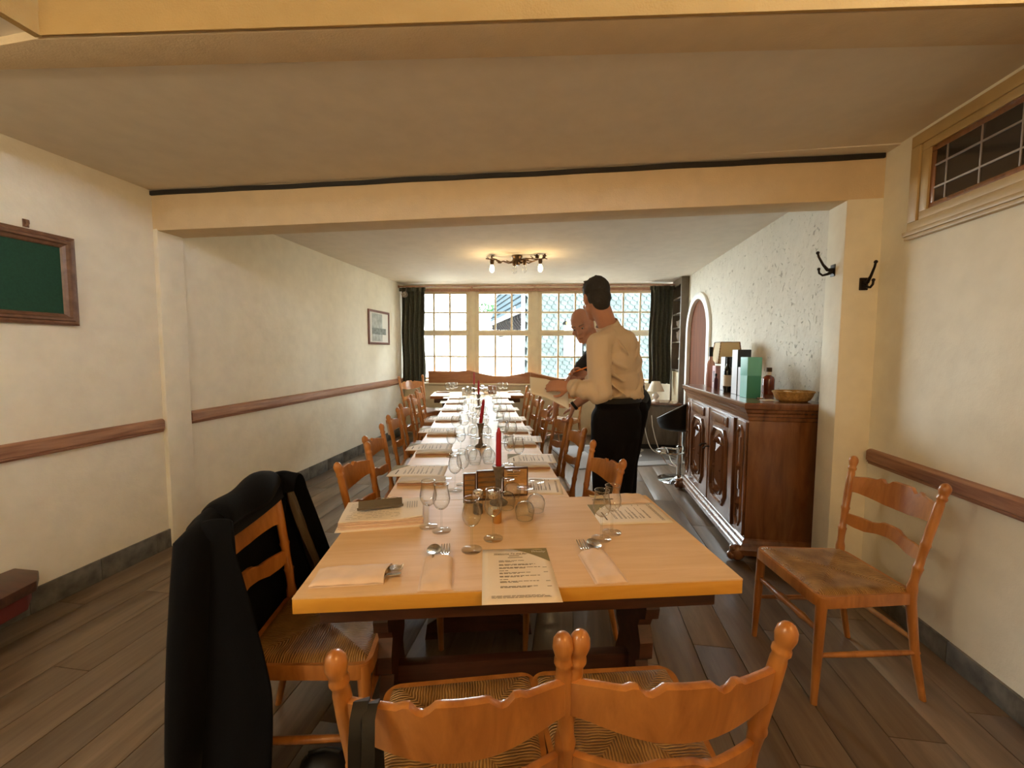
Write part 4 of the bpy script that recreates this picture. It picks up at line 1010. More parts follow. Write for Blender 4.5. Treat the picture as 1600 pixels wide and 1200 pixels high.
for (x, y, on) in ((-.275, -.09, True), (.275, -.05, True), (-.02, -.06, False), (.10, -.10, False)):
    zb = -.085 if on else -.10
    MB().lathe([(.022, zb + .03), (.024, zb), (.018, zb - .025), (.014, zb - .03)], 12, Matrix.Translation((x, y, 0))).build('bulb_holder', M_bronze, t)
    MB().tube([(x * .93, y * .5, -.05), (x, y, zb + .02)], .007, 6).build('branch', M_bronze, t)
    MB().lathe([(.012, zb - .028), (.022, zb - .05), (.027, zb - .075), (.024, zb - .098), (.012, zb - .113), (.002, zb - .117)], 14, Matrix.Translation((x, y, 0))).build('bulb', M_bulb if on else M_bulboff, t)
    if on: lamp('bulb_light', CL + Vector((x, y, zb - .165)), 4.0, (1.0, 0.66, 0.28), .03)
# and the glow thrown up past the vine onto the ceiling

# ------------------------------------------------------------------ glasses
def glass_meshes(kind):
    if kind == 'tulip':
        bowl = [(.0035, .080), (.012, .082), (.022, .090), (.0295, .104), (.0315, .118), (.0295, .134), (.0255, .150), (.0245, .160), (.0262, .172)]
        stem = [(.006, .004), (.0042, .014), (.0036, .04), (.0036, .068), (.0048, .081)]
        foot = [(.0335, 0), (.034, .0025), (.026, .005), (.012, .0075), (.006, .010)]
    elif kind == 'snifter':
        bowl = [(.0035, .055), (.014, .057), (.027, .064), (.0355, .078), (.0375, .092), (.0350, .108), (.0315, .120), (.0310, .123)]
        stem = [(.006, .004), (.0042, .012), (.0036, .03), (.0045, .056)]
        foot = [(.0315, 0), (.032, .0025), (.024, .005), (.010, .008), (.006, .010)]
    else:
        bowl = [(.0035, .075), (.016, .078), (.031, .088), (.041, .106), (.0435, .124), (.041, .142), (.0355, .160), (.033, .168)]
        stem = [(.006, .004), (.0045, .014), (.0038, .04), (.0038, .062), (.005, .076)]
        foot = [(.0345, 0), (.035, .0025), (.027, .005), (.011, .008), (.006, .011)]
    n = 22
    o = bowl; inn = [(max(.002, r - .0013), z + (.0016 if i == 0 else 0)) for i, (r, z) in enumerate(bowl)]
    lip = [(bowl[-1][0] - .0003, bowl[-1][1] + .0012)]
    b = MB().lathe(o + lip + inn[::-1], n, None, True).mesh('bowl', M_glass, ang=80)
    rr, rz = bowl[-1]
    rim = MB().tube([((rr - .0006) * math.cos(a), (rr - .0006) * math.sin(a), rz + .0008) for a in [2 * PI * i / 26 for i in range(27)]], .0012, 6, False).mesh('rim', M_rim, ang=180)
    return (b, MB().lathe(stem, 10).mesh('stem', M_glass, ang=80), MB().lathe(foot, n).mesh('foot', M_foot, ang=80), bowl[-1][1] + .0024, rim)
GM = {k: glass_meshes(k) for k in ('tulip', 'snifter', 'goblet')}
def wine(kind, u, v, label, up=True, group=None, s=1.0, z=TZ):
    b, st, ft, h, rm = GM[kind]
    nm = {'tulip': 'tulip_glass', 'snifter': 'snifter_glass', 'goblet': 'wine_glass'}[kind]
    p = UV(u, v, z + .0008)
    t = thing(nm, label, 'glass', p, 0, group)
    if not up: t.location.z += h * s; t.rotation_euler = (PI, 0, 0)
    t.scale = (s, s, s)
    put('bowl', b, t); put('stem', st, t); put('foot', ft, t); put('rim', rm, t)
    return t
wine('tulip', .305, .425, 'tulip glass beside the paper stack, left of its pair')
wine('tulip', .356, .385, 'tulip glass beside the paper stack, right of its pair')
wine('tulip', .467, .232, 'tulip glass at the top left corner of the centre menu')
wine('tulip', .540, .308, 'tulip glass right of the one at the centre menu, in front of the lidded jars')
wine('tulip', .914, .280, 'front tulip glass of the pair by the spoon pouch on the right')
wine('tulip', .966, .325, 'rear tulip glass of the pair by the spoon pouch on the right')
wine('tulip', .381, .822, 'single tulip glass standing left of the dark picture stand')
wine('tulip', .415, .90, 'tulip glass half hidden behind the dark picture stand on its left')
for k, (u, v) in enumerate([(.605, .585), (.640, .705), (.668, .470), (.722, .545)]):
    wine('snifter', u, v, 'upturned snifter glass, %s' % ['left, beside the lidded jars', 'rearmost, against the tan stand panel', 'nearest to the viewer of the four', 'rightmost of the four on the front table'][k], False)
# settings down the long table
LV = [.93, 1.50, 2.10, 2.72, 3.35, 3.98, 4.50]; RV = [1.16, 1.71, 2.15, 2.66, 3.32, 3.94, 4.55]
for k, v in enumerate(LV):
    if k == 0: continue
    for q in range(2):
        wine('tulip' if k % 2 else 'goblet', .325 + .055 * q, v - .05 + .06 * q, '%s stemmed glass of the pair at the %s place on the left side' % (('left', 'right')[q], ORD[k]), True, 'glass pair, left side, %s place' % ORD[k], .96)
for k, v in enumerate(RV):
    for q in range(2):
        wine('tulip' if k % 2 == 0 else 'goblet', .665 + .05 * q, v + .09 - .07 * q, '%s stemmed glass of the pair at the %s place on the right side' % (('rear', 'front')[q], ORD[k]), True, 'glass pair, right side, %s place' % ORD[k], .96)
for k, v in enumerate([1.27, 1.98, 2.62, 3.2, 3.78, 4.42]):
    for q, (du, dv) in enumerate(((-.035, 0), (.045, .015), (-.06, .10), (.03, .115))):
        wine('goblet', .505 + du, v + dv, '%s upturned stemmed glass in the %s cluster along the middle of the table' % (('front left', 'front right', 'rear left', 'rear right')[q], ORD[k]), False, 'upturned glasses, %s cluster' % ORD[k], .9)
for k, (u, v) in enumerate([(.04, 5.16), (.105, 5.20), (.08, 5.30), (.145, 5.34), (.83, 5.18), (.90, 5.17)]):
    side = 'left' if k < 4 else 'right'
    wine('goblet', u, v, 'stemmed glass, %s on the %s end of the far crosswise table' % (('first', 'second', 'third', 'fourth', 'first', 'second')[k], side), True, 'glasses, far table, %s end' % side, 1.0)

# candles
def candle(u, v, label, cl, tilt=0.0, hs=.165, hc=.175, z=TZ):
    t = thing('candlestick', label, 'candlestick', UV(u, v, z + .0005), TH)
    MB().lathe([(.038, 0), (.040, .006), (.030, .014), (.016, .024), (.0125, .05), (.0135, hs * .55), (.0155, hs - .045), (.022, hs - .018), (.027, hs - .004), (.0265, hs), (.014, hs), (.013, hs - .012)], 18).build('stick', M_pewter, t, ang=45)
    c = thing('candle', cl, 'candle', UV(u, v, z + hs - .011)); c.rotation_euler = (.05 * tilt, tilt, 0)
    MB().lathe([(.0115, 0), (.0125, .004), (.0120, hc * .5), (.0112, hc - .025), (.0095, hc - .016), (.003, hc)], 14).build('wax', M_red, c, ang=50)
    MB().tube([(0, 0, hc - .002), (.001, 0, hc + .008)], .001, 5).build('wick', M_black, c)
candle(.575, .640, 'grey candlestick in front of the dark picture stand', 'red candle in the nearest candlestick')
candle(.505, 1.70, 'grey candlestick standing among the upturned glasses, second down the table', 'red candle leaning to the right in the second candlestick', .13)
candle(.495, 3.55, 'grey candlestick towards the far end of the long table', 'red candle standing upright in the third candlestick')
candle(.43, 5.12, 'grey candlestick on the far crosswise table', 'thin red candle on the far crosswise table', 0, .15, .20)
# lidded jars, little amber candle, stand
for k, (u, v) in enumerate([(.487, .540), (.546, .530)]):
    t = thing('lidded_jar', 'small glass jar with a silver lid, %s of two behind the tulip glasses' % ['left', 'right'][k], 'jar', UV(u, v, TZ + .0005))
    MB().lathe([(.019, 0), (.0205, .004), (.0205, .058), (.018, .068)], 18).build('jar_body', M_glass, t, ang=60)
    MB().lathe([(.0185, .001), (.0185, .035 - .012 * k)], 16).build('contents', plain('salt', (.72, .70, .66), .9) if k else plain('ground_pepper', (.10, .08, .06), .9), t)
    MB().lathe([(.0205, .066), (.0215, .068), (.0215, .088), (.019, .094), (.010, .0965)], 18).build('lid', M_steel, t, ang=45)
t = thing('tea_light', 'small amber tea light seen through the right tulip glass', 'candle', UV(.56, .445, TZ + .0005))
MB().lathe([(.016, 0), (.017, .003), (.017, .045), (.015, .045), (.015, .03)], 16).build('holder', plain('amber_glass', (.42, .20, .05), .15), t); MB().lathe([(.014, .004), (.014, .032), (.003, .034)], 12).build('wax', M_paper, t)
M_pic = wood('brown_photo_print', (0.10, 0.05, 0.02), (0.42, 0.22, 0.07), 0.4, (5, 30, 60), .1)
M_tan = plain('tan_card', (0.50, 0.30, 0.13), 0.5, var=.25, vscale=40)
stands = [(.452, .662, .055, R_(13 + 2), 'dark brown menu card standing on the left of the candlestick', M_pic), (.525, .700, .088, R_(13 + 4), 'brown picture card standing behind the near candlestick', M_pic), (.655, .742, .115, R_(13 + 3), 'tan menu card with dark edges standing right of the candlestick', M_tan)]
for u, v, wd, rz, lb, pm_ in stands:
    t = thing('standing_card', lb, 'card stand', UV(u, v, TZ + .0005), rz, 'cards standing on the front table')
    MB().box(-wd / 2, wd / 2, -.008, .008, 0, .128).build('card_board', M_apron, t, bevel=.002)
    MB().box(-wd / 2 + .006, wd / 2 - .006, -.0092, -.008, .006, .120).build('picture', pm_, t, smooth=False)
    MB().box(-wd / 2 + .004, wd / 2 - .004, -.018, .018, 0, .004).build('foot', M_apron, t)
    if pm_ is M_tan:
        MB().box(-wd / 2 + .018, wd / 2 - .02, -.0102, -.0092, .010, .056).build('note', M_kraft, t, smooth=False)
        mb = MB()
        for q in range(4): mb.box(-wd / 2 + .02, -wd / 2 + .02 + .06 * (.6 + .4 * ((q * 37) % 5) / 5), -.0104, -.0092, .074 + q * .011, .077 + q * .011)
        mb.build('print_line', M_ink, t, smooth=False, kind='stuff')
    else:
        mb = MB()
        for q in range(5): mb.box(-wd / 2 + .008, wd / 2 - .008, -.0102, -.0092, .014 + q * .021, .017 + q * .021)
        mb.build('print_line', M_ink, t, smooth=False, kind='stuff')

# ------------------------------------------------------------------ menus, pouches, cutlery
def textobj(body, size, loc, rz, mat, par, name='lettering', shear=0.0):
    c = bpy.data.curves.new(name, 'FONT'); c.body = body; c.size = size; c.shear = shear; c.extrude = .0001; c.resolution_u = 2
    c.materials.append(mat)
    tmp = bpy.data.objects.new(name, c); COL.objects.link(tmp)
    dg = bpy.context.evaluated_depsgraph_get(); dg.update()
    me = bpy.data.meshes.new_from_object(tmp.evaluated_get(dg)); bpy.data.objects.remove(tmp); bpy.data.curves.remove(c)
    me.materials.clear(); me.materials.append(mat)
    o = put(name, me, par); o.location = loc; o.rotation_euler = (0, 0, rz)
    return o
def menu(u, v, rz, label, w_=.21, h_=.297, curl=0.0, z=TZ, full=False, group='printed menus on the tables', seed=1, band=True):
    """sheet with its lower left corner at u, v; text reads along +x"""
    t = thing('menu_sheet', label, 'menu', UV(u, v, z), TH + rz, group)
    rn = random.Random(seed)
    zf = lambda x, y: .0012 + curl * ((max(0, x / w_ - .55) / .45) ** 2 * .03 + .0025 * math.sin(9 * x / w_ + seed) * math.sin(5 * y / h_ + seed) ** 2)
    MB().slab(lambda a, b: (a * w_, b * h_, zf(a * w_, b * h_)), 10, 10, (0, 0, -.0006)).build('sheet', M_paper, t, ang=180)
    def q4(mb, P, dz=.0005): mb.add([(x, y, zf(x, y) + dz) for x, y in P], [tuple(range(len(P)))])
    if band:
        mb = MB()
        for k in range(10):          # wave-edged olive corner
            a0, a1 = k / 10, (k + 1) / 10; e = lambda a: h_ - .001 - .088 * a ** 1.5
            x0_, x1_ = lerp(w_ * .40, w_ - .0005, a0), lerp(w_ * .40, w_ - .0005, a1)
            q4(mb, [(x0_, h_ - .0005), (x0_, e(a0)), (x1_, e(a1)), (x1_, h_ - .0005)])
        mb.build('olive_corner', M_olive, t, smooth=False)
    mb = MB()
    ys = [(.735, .6), (.715, .35), (.66, .85), (.645, .75), (.60, .95), (.585, .6), (.54, .2), (.50, .7), (.485, .45), (.44, .9), (.425, .5), (.38, .18), (.345, .85), (.33, .4), (.26, .8), (.245, .65)]
    for fy, ln in ys:
        x = w_ * .24; end = x + w_ * .62 * ln
        while x < end:
            wd = w_ * rn.uniform(.03, .10); q4(mb, [(x, h_ * fy), (min(x + wd, end), h_ * fy), (min(x + wd, end), h_ * fy + .0024), (x, h_ * fy + .0024)]); x += wd + w_ * .014
    for fy in (.59, .50, .34, .25):
        q4(mb, [(w_ * .86, h_ * fy), (w_ * .92, h_ * fy), (w_ * .92, h_ * fy + .0024), (w_ * .86, h_ * fy + .0024)])
    for fy in (.115, .10, .085):
        x = w_ * .12; end = w_ * rn.uniform(.8, .9)
        while x < end:
            wd = w_ * rn.uniform(.03, .10); q4(mb, [(x, h_ * fy), (x + wd, h_ * fy), (x + wd, h_ * fy + .0018), (x, h_ * fy + .0018)]); x += wd + w_ * .012
    if not full:
        q4(mb, [(w_ * .2, h_ * .86), (w_ * .58, h_ * .86), (w_ * .58, h_ * .88), (w_ * .2, h_ * .88)])
    else:
        for fx, fy, ln in ((.40, .835, .15), (.38, .80, .22)):
            q4(mb, [(w_ * fx, h_ * fy), (w_ * (fx + ln), h_ * fy), (w_ * (fx + ln), h_ * fy + .003), (w_ * fx, h_ * fy + .003)])
    mb.build('print_lines', M_ink, t, smooth=False, kind='stuff')
    if full:
        textobj('Welcome To the Bar', .0125, (w_ * .165, h_ * .872, .0022), 0, M_ink, t, shear=.25)
        mb = MB(); q4(mb, [(w_ * .165, h_ * .862), (w_ * .6, h_ * .862), (w_ * .6, h_ * .862 + .0009), (w_ * .165, h_ * .862 + .0009)], .0008); mb.build('underline', M_ink, t, smooth=False)
        textobj('Whisky', .0155, (w_ * .735, h_ * .905, .0022), 0, M_inkw, t, shear=.35)
        MB().tube([(w_ * (.76 + .16 * q / 10), h_ * (.957 + .012 * math.sin(PI * q / 10)), .0018) for q in range(11)], .0006, 5).build('flourish', M_inkw, t)
    return t
M_edgeshade = plain('shaded_pouch_edge', (0.36, 0.20, 0.12), 0.8, var=.1)  # brown stands for the shade on the pouches' front edges
def pouch(u, v, rz, label, L=.205, W=.085, kinds=('spoon', 'fork'), mat=None, th=.012, z=TZ, group='cutlery pouches on the tables', seed=0, out=.072):
    """paper pouch, closed end at the origin, mouth towards +x, cutlery sticking out of the mouth"""
    t = thing('cutlery_pouch', label, 'pouch', UV(u, v, z + .0004), TH + rz, group)
    def top(a, b):
        x = a * L; y = (b - .5) * W
        e = min(1, min(a, 1.02 - a * .6) * 9) * min(1, min(b, 1 - b) * 8 + .15)
        return (x - (.006 * math.sin(b * 3 + seed) if a > .98 else 0), y, (.003 if mat is None else .0125) + th * e * (.65 + .25 * math.sin(3.2 * a + seed) * math.cos(4 * b + seed)) + .001 * math.sin(17 * a + 9 * b))
    MB().slab(top, 18, 12, (0, 0, -.0022)).build('paper', mat or M_kraft, t, ang=60)
    MB().box(0.001, L - .004, -W / 2 - .006, W / 2 + .006, .0002, .0014 if mat is None else .010).build('paper_back', M_kraft if mat is None else M_edgeshade, t)
    for k, kd in enumerate(kinds):
        y = (k - (len(kinds) - 1) / 2) * .036; z0 = .010 if mat is None else .018
        if kd == 'spoon':
            mb = MB()
            def sp(a, b):
                an = 2 * PI * a; r = b
                x = L + out * .52 + .036 * r * math.cos(an); yy = y + .0225 * r * math.sin(an) * (1 - .12 * math.cos(an))
                return (x, yy, z0 + .006 - .006 * (1 - r * r))
            mb.slab(sp, 24, 6, (0, 0, -.0012)); mb.tube([(L * .86, y, z0 - .003), (L * .93, y, z0 - .001), (L + .004, y, z0 + .004)], [.003, .003, .003], 6, True, None, .6)
            mb.build('spoon', M_steel, t, ang=80)
        elif kd == 'fork':
            mb = MB()
            for q in range(4):
                yy = y - .0123 + q * .0082; mb.tube([(L + .012, yy, z0), (L + .03, yy, z0 - .003), (L + out, yy, z0 + .004)], [.0026, .0024, .0016], 6)
            mb.slab(lambda a, b: (lerp(L - .004, L + .014, a), y + (b - .5) * lerp(.008, .025, min(1, a * 1.6)), z0 + .002 - .002 * a), 8, 6, (0, 0, -.0012))
            mb.tube([(L * .86, y, z0 - .002), (L - .005, y, z0 + .002)], [.003, .003], 6, True, None, .6); mb.build('fork', M_steel, t, ang=80)
        elif kd == 'knife':
            mb = MB(); mb.prism([(L * .88, y - .006), (L + out * .7, y - .0085), (L + out, y - .002), (L + out * .98, y + .005), (L * .88, y + .006)], z0 - .002, z0 + .0006); mb.build('knife', M_steel, t, smooth=False)
    return t
menu(.497, -.068, R_(-1), 'menu sheet with olive corner overhanging the front edge of the near table', full=True, seed=5)
menu(1.232, .392, R_(90), 'menu sheet turned sideways on the right edge of the front table', .205, .285, seed=8)
pouch(.022, .094, R_(2), 'cutlery pouch lying crosswise at the front left with knife and fork tips', .205, .095, ('knife', 'fork'), None, .018, seed=1, out=.04)
pouch(.372, .004, R_(90 + 2), 'cutlery pouch with spoon and fork, left of the centre menu', .175, .085, ('fork', 'spoon'), None, .014, seed=2)
pouch(.862, .004, R_(90 + 3), 'cutlery pouch with fork and spoon, right of the centre menu', .175, .085, ('spoon', 'fork'), None, .014, seed=4)
pouch(1.225, .655, R_(180 + 2), 'cutlery pouch at the far right corner of the front table', .175, .10, ('fork', 'knife'), None, .012, seed=3)
for k, v in enumerate(LV):
    pouch(.10, v + .035, R_(random.uniform(-3, 3)), 'folded cutlery pouch at the %s place along the left of the table' % ORD[k], .225, .10, ('knife',), M_nap, .009, seed=k + 10, out=.03)
    menu(.31, v + .115, R_(90 + random.uniform(-5, 5)), 'menu sheet behind the pouch at the %s place on the left' % ORD[k], .20, .297, .12, seed=k + 20)
for k, v in enumerate(RV):
    pouch(.885, v + .035, R_(180 + random.uniform(-3, 3)), 'folded cutlery pouch at the %s place along the right of the table' % ORD[k], .20, .10, ('knife',), M_nap, .009, seed=k + 30, out=.03)
    menu(.945, v + .10, R_(90 + random.uniform(-7, 7)), 'menu sheet by the pouch at the %s place on the right' % ORD[k], .20, .285, .12, seed=k + 40)
menu(.875, .735, R_(84), 'menu sheet at the near right corner of the long table, behind the snifters', .21, .22, .3, seed=61, band=False)
for k, (u, lb) in enumerate(((-.15, 'left end'), (.93, 'right end'))):
    menu(u, 5.03, R_(2), 'menu sheet on the %s of the far crosswise table' % lb, .21, .28, .3, seed=70 + k)
    pouch(u - .01 if k == 0 else u + .02, 5.40, R_(3), 'cutlery pouch on the %s of the far crosswise table' % lb, .21, .10, ('knife',), M_nap, .018, seed=50 + k)
# teapot and lidded jars cluster at the far table
for k, (u, v, r, h) in enumerate([(.28, 5.10, .03, .10), (.35, 5.14, .035, .12), (.55, 5.20, .04, .13), (.60, 5.12, .045, .11)]):
    t = thing('lidded_jar', 'steel lidded jar, %s from the left on the far crosswise table' % ORD[k], 'jar', UV(u, v, TZ + .0005), 0, 'jars on the far table')
    MB().lathe([(r * .9, 0), (r, .006), (r, h * .7), (r * .85, h * .8)], 14).build('jar_body', M_steel, t); MB().lathe([(r * .95, h * .8), (r * .95, h * .95), (r * .4, h)], 14).build('lid', M_steel, t)
t = thing('standing_card', 'red-brown card standing on the far crosswise table', 'card stand', UV(.70, 5.22, TZ + .0005), TH)
MB().box(-.07, .07, -.006, .006, 0, .125).build('card_board', M_bench, t, bevel=.002); MB().box(-.03, .03, -.02, .02, 0, .005).build('foot', M_bench, t)

# paper stack with spectacle case and pen
t = thing('paper_stack', 'thick stack of printed sheets on a pale tray at the front table', 'papers', UV(-.012, .405, TZ + .0005), TH + R_(7))
MB().box(-.012, .318, -.012, .235, 0, .0022).build('tray', M_paper, t, bevel=.001)
for k in range(9):
    dz = .003 + k * .0032; rn = random.Random(k)
    ox, oy = rn.uniform(-.004, .004), rn.uniform(-.004, .004)
    MB().slab(lambda a, b: (ox + a * .297, oy + b * .212, dz + .0022 + .012 * max(0, a - .65) * (k / 9) + (.002 if k == 8 else 0) * math.sin(7 * a + 5 * b)), 8, 5, (0, 0, -.0024)).build('sheet', M_paper if k in (3, 8, 6) else M_kraft, t, ang=60)
mb = MB(); rn = random.Random(12); zt = .003 + 8 * .0032 + .0060
for r in range(11):
    y = .02 + r * .0165; x = .02
    while x < .20:
        wd = rn.uniform(.008, .025)
        if rn.random() < .8: mb.add([(x, y, zt), (x + wd, y, zt), (x + wd, y + .003, zt), (x, y + .003, zt)], [(0, 1, 2, 3)])
        x += wd + .004
for r in range(5): mb.add([(.235 + r * .009, .09, zt + .0025), (.238 + r * .009, .09, zt + .0025), (.238 + r * .009, .16, zt + .0025), (.235 + r * .009, .16, zt + .0025)], [(0, 1, 2, 3)])
mb.build('print_lines', plain('pale_grey_ink', (.42, .38, .34), .8), t, smooth=False, kind='stuff')
p = UV(.105, .545, TZ + .0385)
t = thing('spectacle_case', 'grey-brown folding spectacle case lying on the paper stack', 'case', p, TH + R_(13))
Mcs = plain('grey_brown_leatherette', (.115, .095, .068), .5, bump=.05, bscale=200)
MB().loft([[(x, -.026, 0), (x, .026, 0), (x, .004, .030 * s_)] for x, s_ in ((-.082, .9), (.082, .9))]).build('case_body', Mcs, t, bevel=.002)
MB().prism([(-.084, -.028), (.084, -.028), (.086, -.024), (-.086, -.024)], .001, .010).build('flap_edge', Mcs, t)
t = thing('spectacles', 'thin metal reading spectacles lying behind the case on the papers', 'spectacles', UV(.115, .615, TZ + .0375), TH + R_(6))
for s in (-1, 1):
    MB().tube([(s * .028 + .019 * math.cos(a), .011 * math.sin(a), .004 + .003 * math.sin(a)) for a in [2 * PI * i / 18 for i in range(19)]], .0011, 5, False).build('rim', M_steel, t)
    MB().tube([(s * .048, .004, .005), (s * .047, -.012, .004), (-s * .03, -.018 - .003 * s, .003)], .0012, 5).build('temple', M_steel, t)
MB().tube([(-.009, .004, .006), (0, .007, .008), (.009, .004, .006)], .0011, 5).build('bridge', M_steel, t)

# ------------------------------------------------------------------ jacket over the chair on the left
CR = Matrix.Translation(CC) @ Matrix.Rotation(R_(-77), 4, 'Z')
jk = thing('jacket', 'dark navy jacket with brown lining draped over the chair back on the left', 'jacket', M=CR)
def cshape(z, t, rn):
    """horizontal section: from near front edge, round the outside of the chair back, to the far front edge"""
    pass
def yback(z): return -.195 - .075 * max(0, (z - .45) / .45) ** 1.2 if z > .45 else -.195 - .07 * ((.45 - z) / .45) ** 1.6
def cr(P, u):
    q = u * (len(P) - 1); i = min(int(q), len(P) - 2); f = q - i
    pt = lambda k: P[max(0, min(len(P) - 1, k))]
    a, b, c, d = pt(i - 1), pt(i), pt(i + 1), pt(i + 2)
    return [.5 * ((2 * b[j]) + (-a[j] + c[j]) * f + (2 * a[j] - 5 * b[j] + 4 * c[j] - d[j]) * f * f + (-a[j] + 3 * b[j] - 3 * c[j] + d[j]) * f ** 3) for j in (0, 1)]
def section(u, z):
    q = max(0, min(1, (z - .15) / .75))
    hw = lerp(.300, .236, q)
    yb = yback(z) - lerp(.10, .055, q)
    yf = yb + lerp(.27, .15, q)
    P = [(hw + .012, yf), (hw + .03, lerp(yf, yb, .35)), (hw + .015, lerp(yf, yb, .75)), (hw * .78, yb - .004), (hw * .3, yb - .016), (-hw * .3, yb - .016), (-hw * .78, yb - .004), (-hw - .015, lerp(yf, yb, .75)), (-hw - .03, lerp(yf, yb, .35)), (-hw - .012, yf)]
    return cr(P, u)
def shell(u, v):
    zt = .872 - .012 * (abs(2 * u - 1)) ** 3
    if v <= .78:
        k = v / .78; z = lerp(.15, zt, k); r = section(u, z)
        fold = (.016 * math.sin(26 * u + 2.2 * k) + .007 * math.sin(57 * u + 6 * k)) * (1 - k) ** .7
        cx_ = r[0] * (1 + fold); cy_ = r[1] - fold * .5 * (1 if abs(2 * u - 1) < .6 else 0)
        return (cx_, cy_, z + .03 * math.sin(9 * u + 1) * max(0, 1 - k * 7))
    w = (v - .78) / .22
    r = section(u, zt)
    ix = max(-.205, min(.205, r[0] * .86)); iy = yback(.88) + .035
    if abs(r[0]) > .2: iy = max(iy, r[1] - .03)
    hump = .062 + .022 * math.exp(-((r[0] + .16) / .07) ** 2) + .006 * math.sin(17 * u)
    return (lerp(r[0], ix, w), lerp(r[1], iy, w), lerp(zt, .855 - .03 * math.sin(PI * u), w) + hump * math.sin(PI * w) ** .75)
MB().slab(shell, 72, 44, (0, .005, -.003)).build('body', M_coat, jk, ang=180)
def roll(u, v):
    x = lerp(.13, -.235, u); a = lerp(-.2, PI * 1.1, v); e = math.sin(PI * min(1, max(0, u))) ** .35
    rr = .050 * (.55 + .45 * e) + .006 * math.sin(9 * u + 3 * v)
    return (x, yback(.9) - .012 - rr * 1.25 * math.cos(a), .868 + .022 * u + rr * math.sin(a) * 1.2)
MB().slab(roll, 30, 14, (0, 0, -.004)).build('collar', M_coat, jk, ang=180)
def flap(s):
    def fn(u, v):
        z = lerp(.16 if s > 0 else .40, .875, v)
        if s > 0:
            xin = interp(z, [(.16, .20), (.4, .205), (.62, .215), (.74, .185), (.875, .13)]); xout = lerp(.31, .245, v)
        else:
            xin, xout = .222, .262 + .02 * (1 - v)
        x = s * lerp(xin, xout, u)
        y = yback(z) + lerp(.10, .032, v) + .02 * math.sin(PI * u) + .008 * math.sin(16 * u + 7 * v) - .04 * u * u
        return (x, y, z)
    return MB().slab(fn, 14, 24, (0, -.005, 0))
flap(1).build('front_panel', M_coat, jk, ang=180)
flap(-1).build('lining_panel', M_lining, jk, ang=180)
def sleeve(s, P, r):
    n = len(P); rad = [r * (1 - .22 * i / (n - 1)) * (.45 if i == 0 else 1) for i in range(n)]
    MB().tube(P, rad, 16, True, None, .62).build('sleeve', M_coat, jk, ang=180)
sleeve(1, [(.205, -.255, .90), (.235, -.255, .86), (.256, -.255, .76), (.274, -.26, .62), (.287, -.265, .48), (.296, -.27, .34), (.300, -.275, .20)], .085)
sleeve(-1, [(-.205, -.26, .87), (-.24, -.27, .84), (-.262, -.285, .72), (-.275, -.30, .58), (-.28, -.31, .44), (-.28, -.32, .32)], .055)

# black strap bag on the near chair
C1 = Matrix.Translation((-0.255, 0.927, 0)) @ Matrix.Rotation(R_(15.5), 4, 'Z')
bgm = thing('shoulder_bag', 'black shoulder bag hanging by its strap from the front left chair', 'bag', M=C1)
def strapband(P, w_=.012, th=.0025):
    mb = MB(); rings = []
    for i, p in enumerate(P):
        p = Vector(p); tdir = (Vector(P[min(i + 1, len(P) - 1)]) - Vector(P[max(i - 1, 0)])).normalized()
        sd = Vector((1, .25, 0)); sd = (sd - tdir * sd.dot(tdir)).normalized(); nn = tdir.cross(sd)
        rings.append([tuple(p + sd * w_ + nn * th), tuple(p - sd * w_ + nn * th), tuple(p - sd * w_ - nn * th), tuple(p + sd * w_ - nn * th)])
    return mb.loft(rings)
strapband([(-.175, -.335, .20), (-.172, -.330, .45), (-.170, -.322, .66), (-.168, -.318, .775), (-.166, -.312, .815), (-.165, -.294, .826), (-.166, -.276, .815), (-.170, -.266, .77), (-.178, -.245, .62), (-.185, -.230, .45), (-.19, -.24, .25)]).build('strap', M_black, bgm, ang=60)
strapband([(-.150, -.337, .20), (-.150, -.330, .5), (-.150, -.322, .72), (-.149, -.315, .812), (-.148, -.296, .822), (-.148, -.276, .810), (-.146, -.262, .7), (-.142, -.24, .45), (-.14, -.25, .25)], .010).build('strap', M_black, bgm, ang=60)
mb = MB(); rings = []
for z, wx, wy in ((.0, .15, .05), (.03, .165, .065), (.14, .16, .06), (.22, .14, .035), (.245, .13, .018)):
    rings.append([(-.16 + wx * math.cos(a) * (1 - .1 * math.sin(a)), -.30 + wy * math.sin(a), z + .012) for a in [2 * PI * i / 22 for i in range(22)]])
mb.loft(rings).build('bag_body', M_black, bgm, ang=60)

t = thing('black_bag', 'small black bag standing on the floor under the chair with the jacket', 'bag', (-0.735, 1.095, 0), R_(10))
MB().loft([[(wx * math.cos(a), wy * math.sin(a), z) for a in [2 * PI * i / 20 for i in range(20)]] for z, wx, wy in ((.0, .075, .05), (.02, .085, .06), (.10, .085, .06), (.15, .07, .045), (.17, .04, .02))]).build('bag_body', M_black, t, ang=60)
MB().tube([(-.05, 0, .145), (-.045, 0, .175), (0, 0, .185), (.045, 0, .175), (.05, 0, .145)], .006, 6).build('handle', M_black, t)

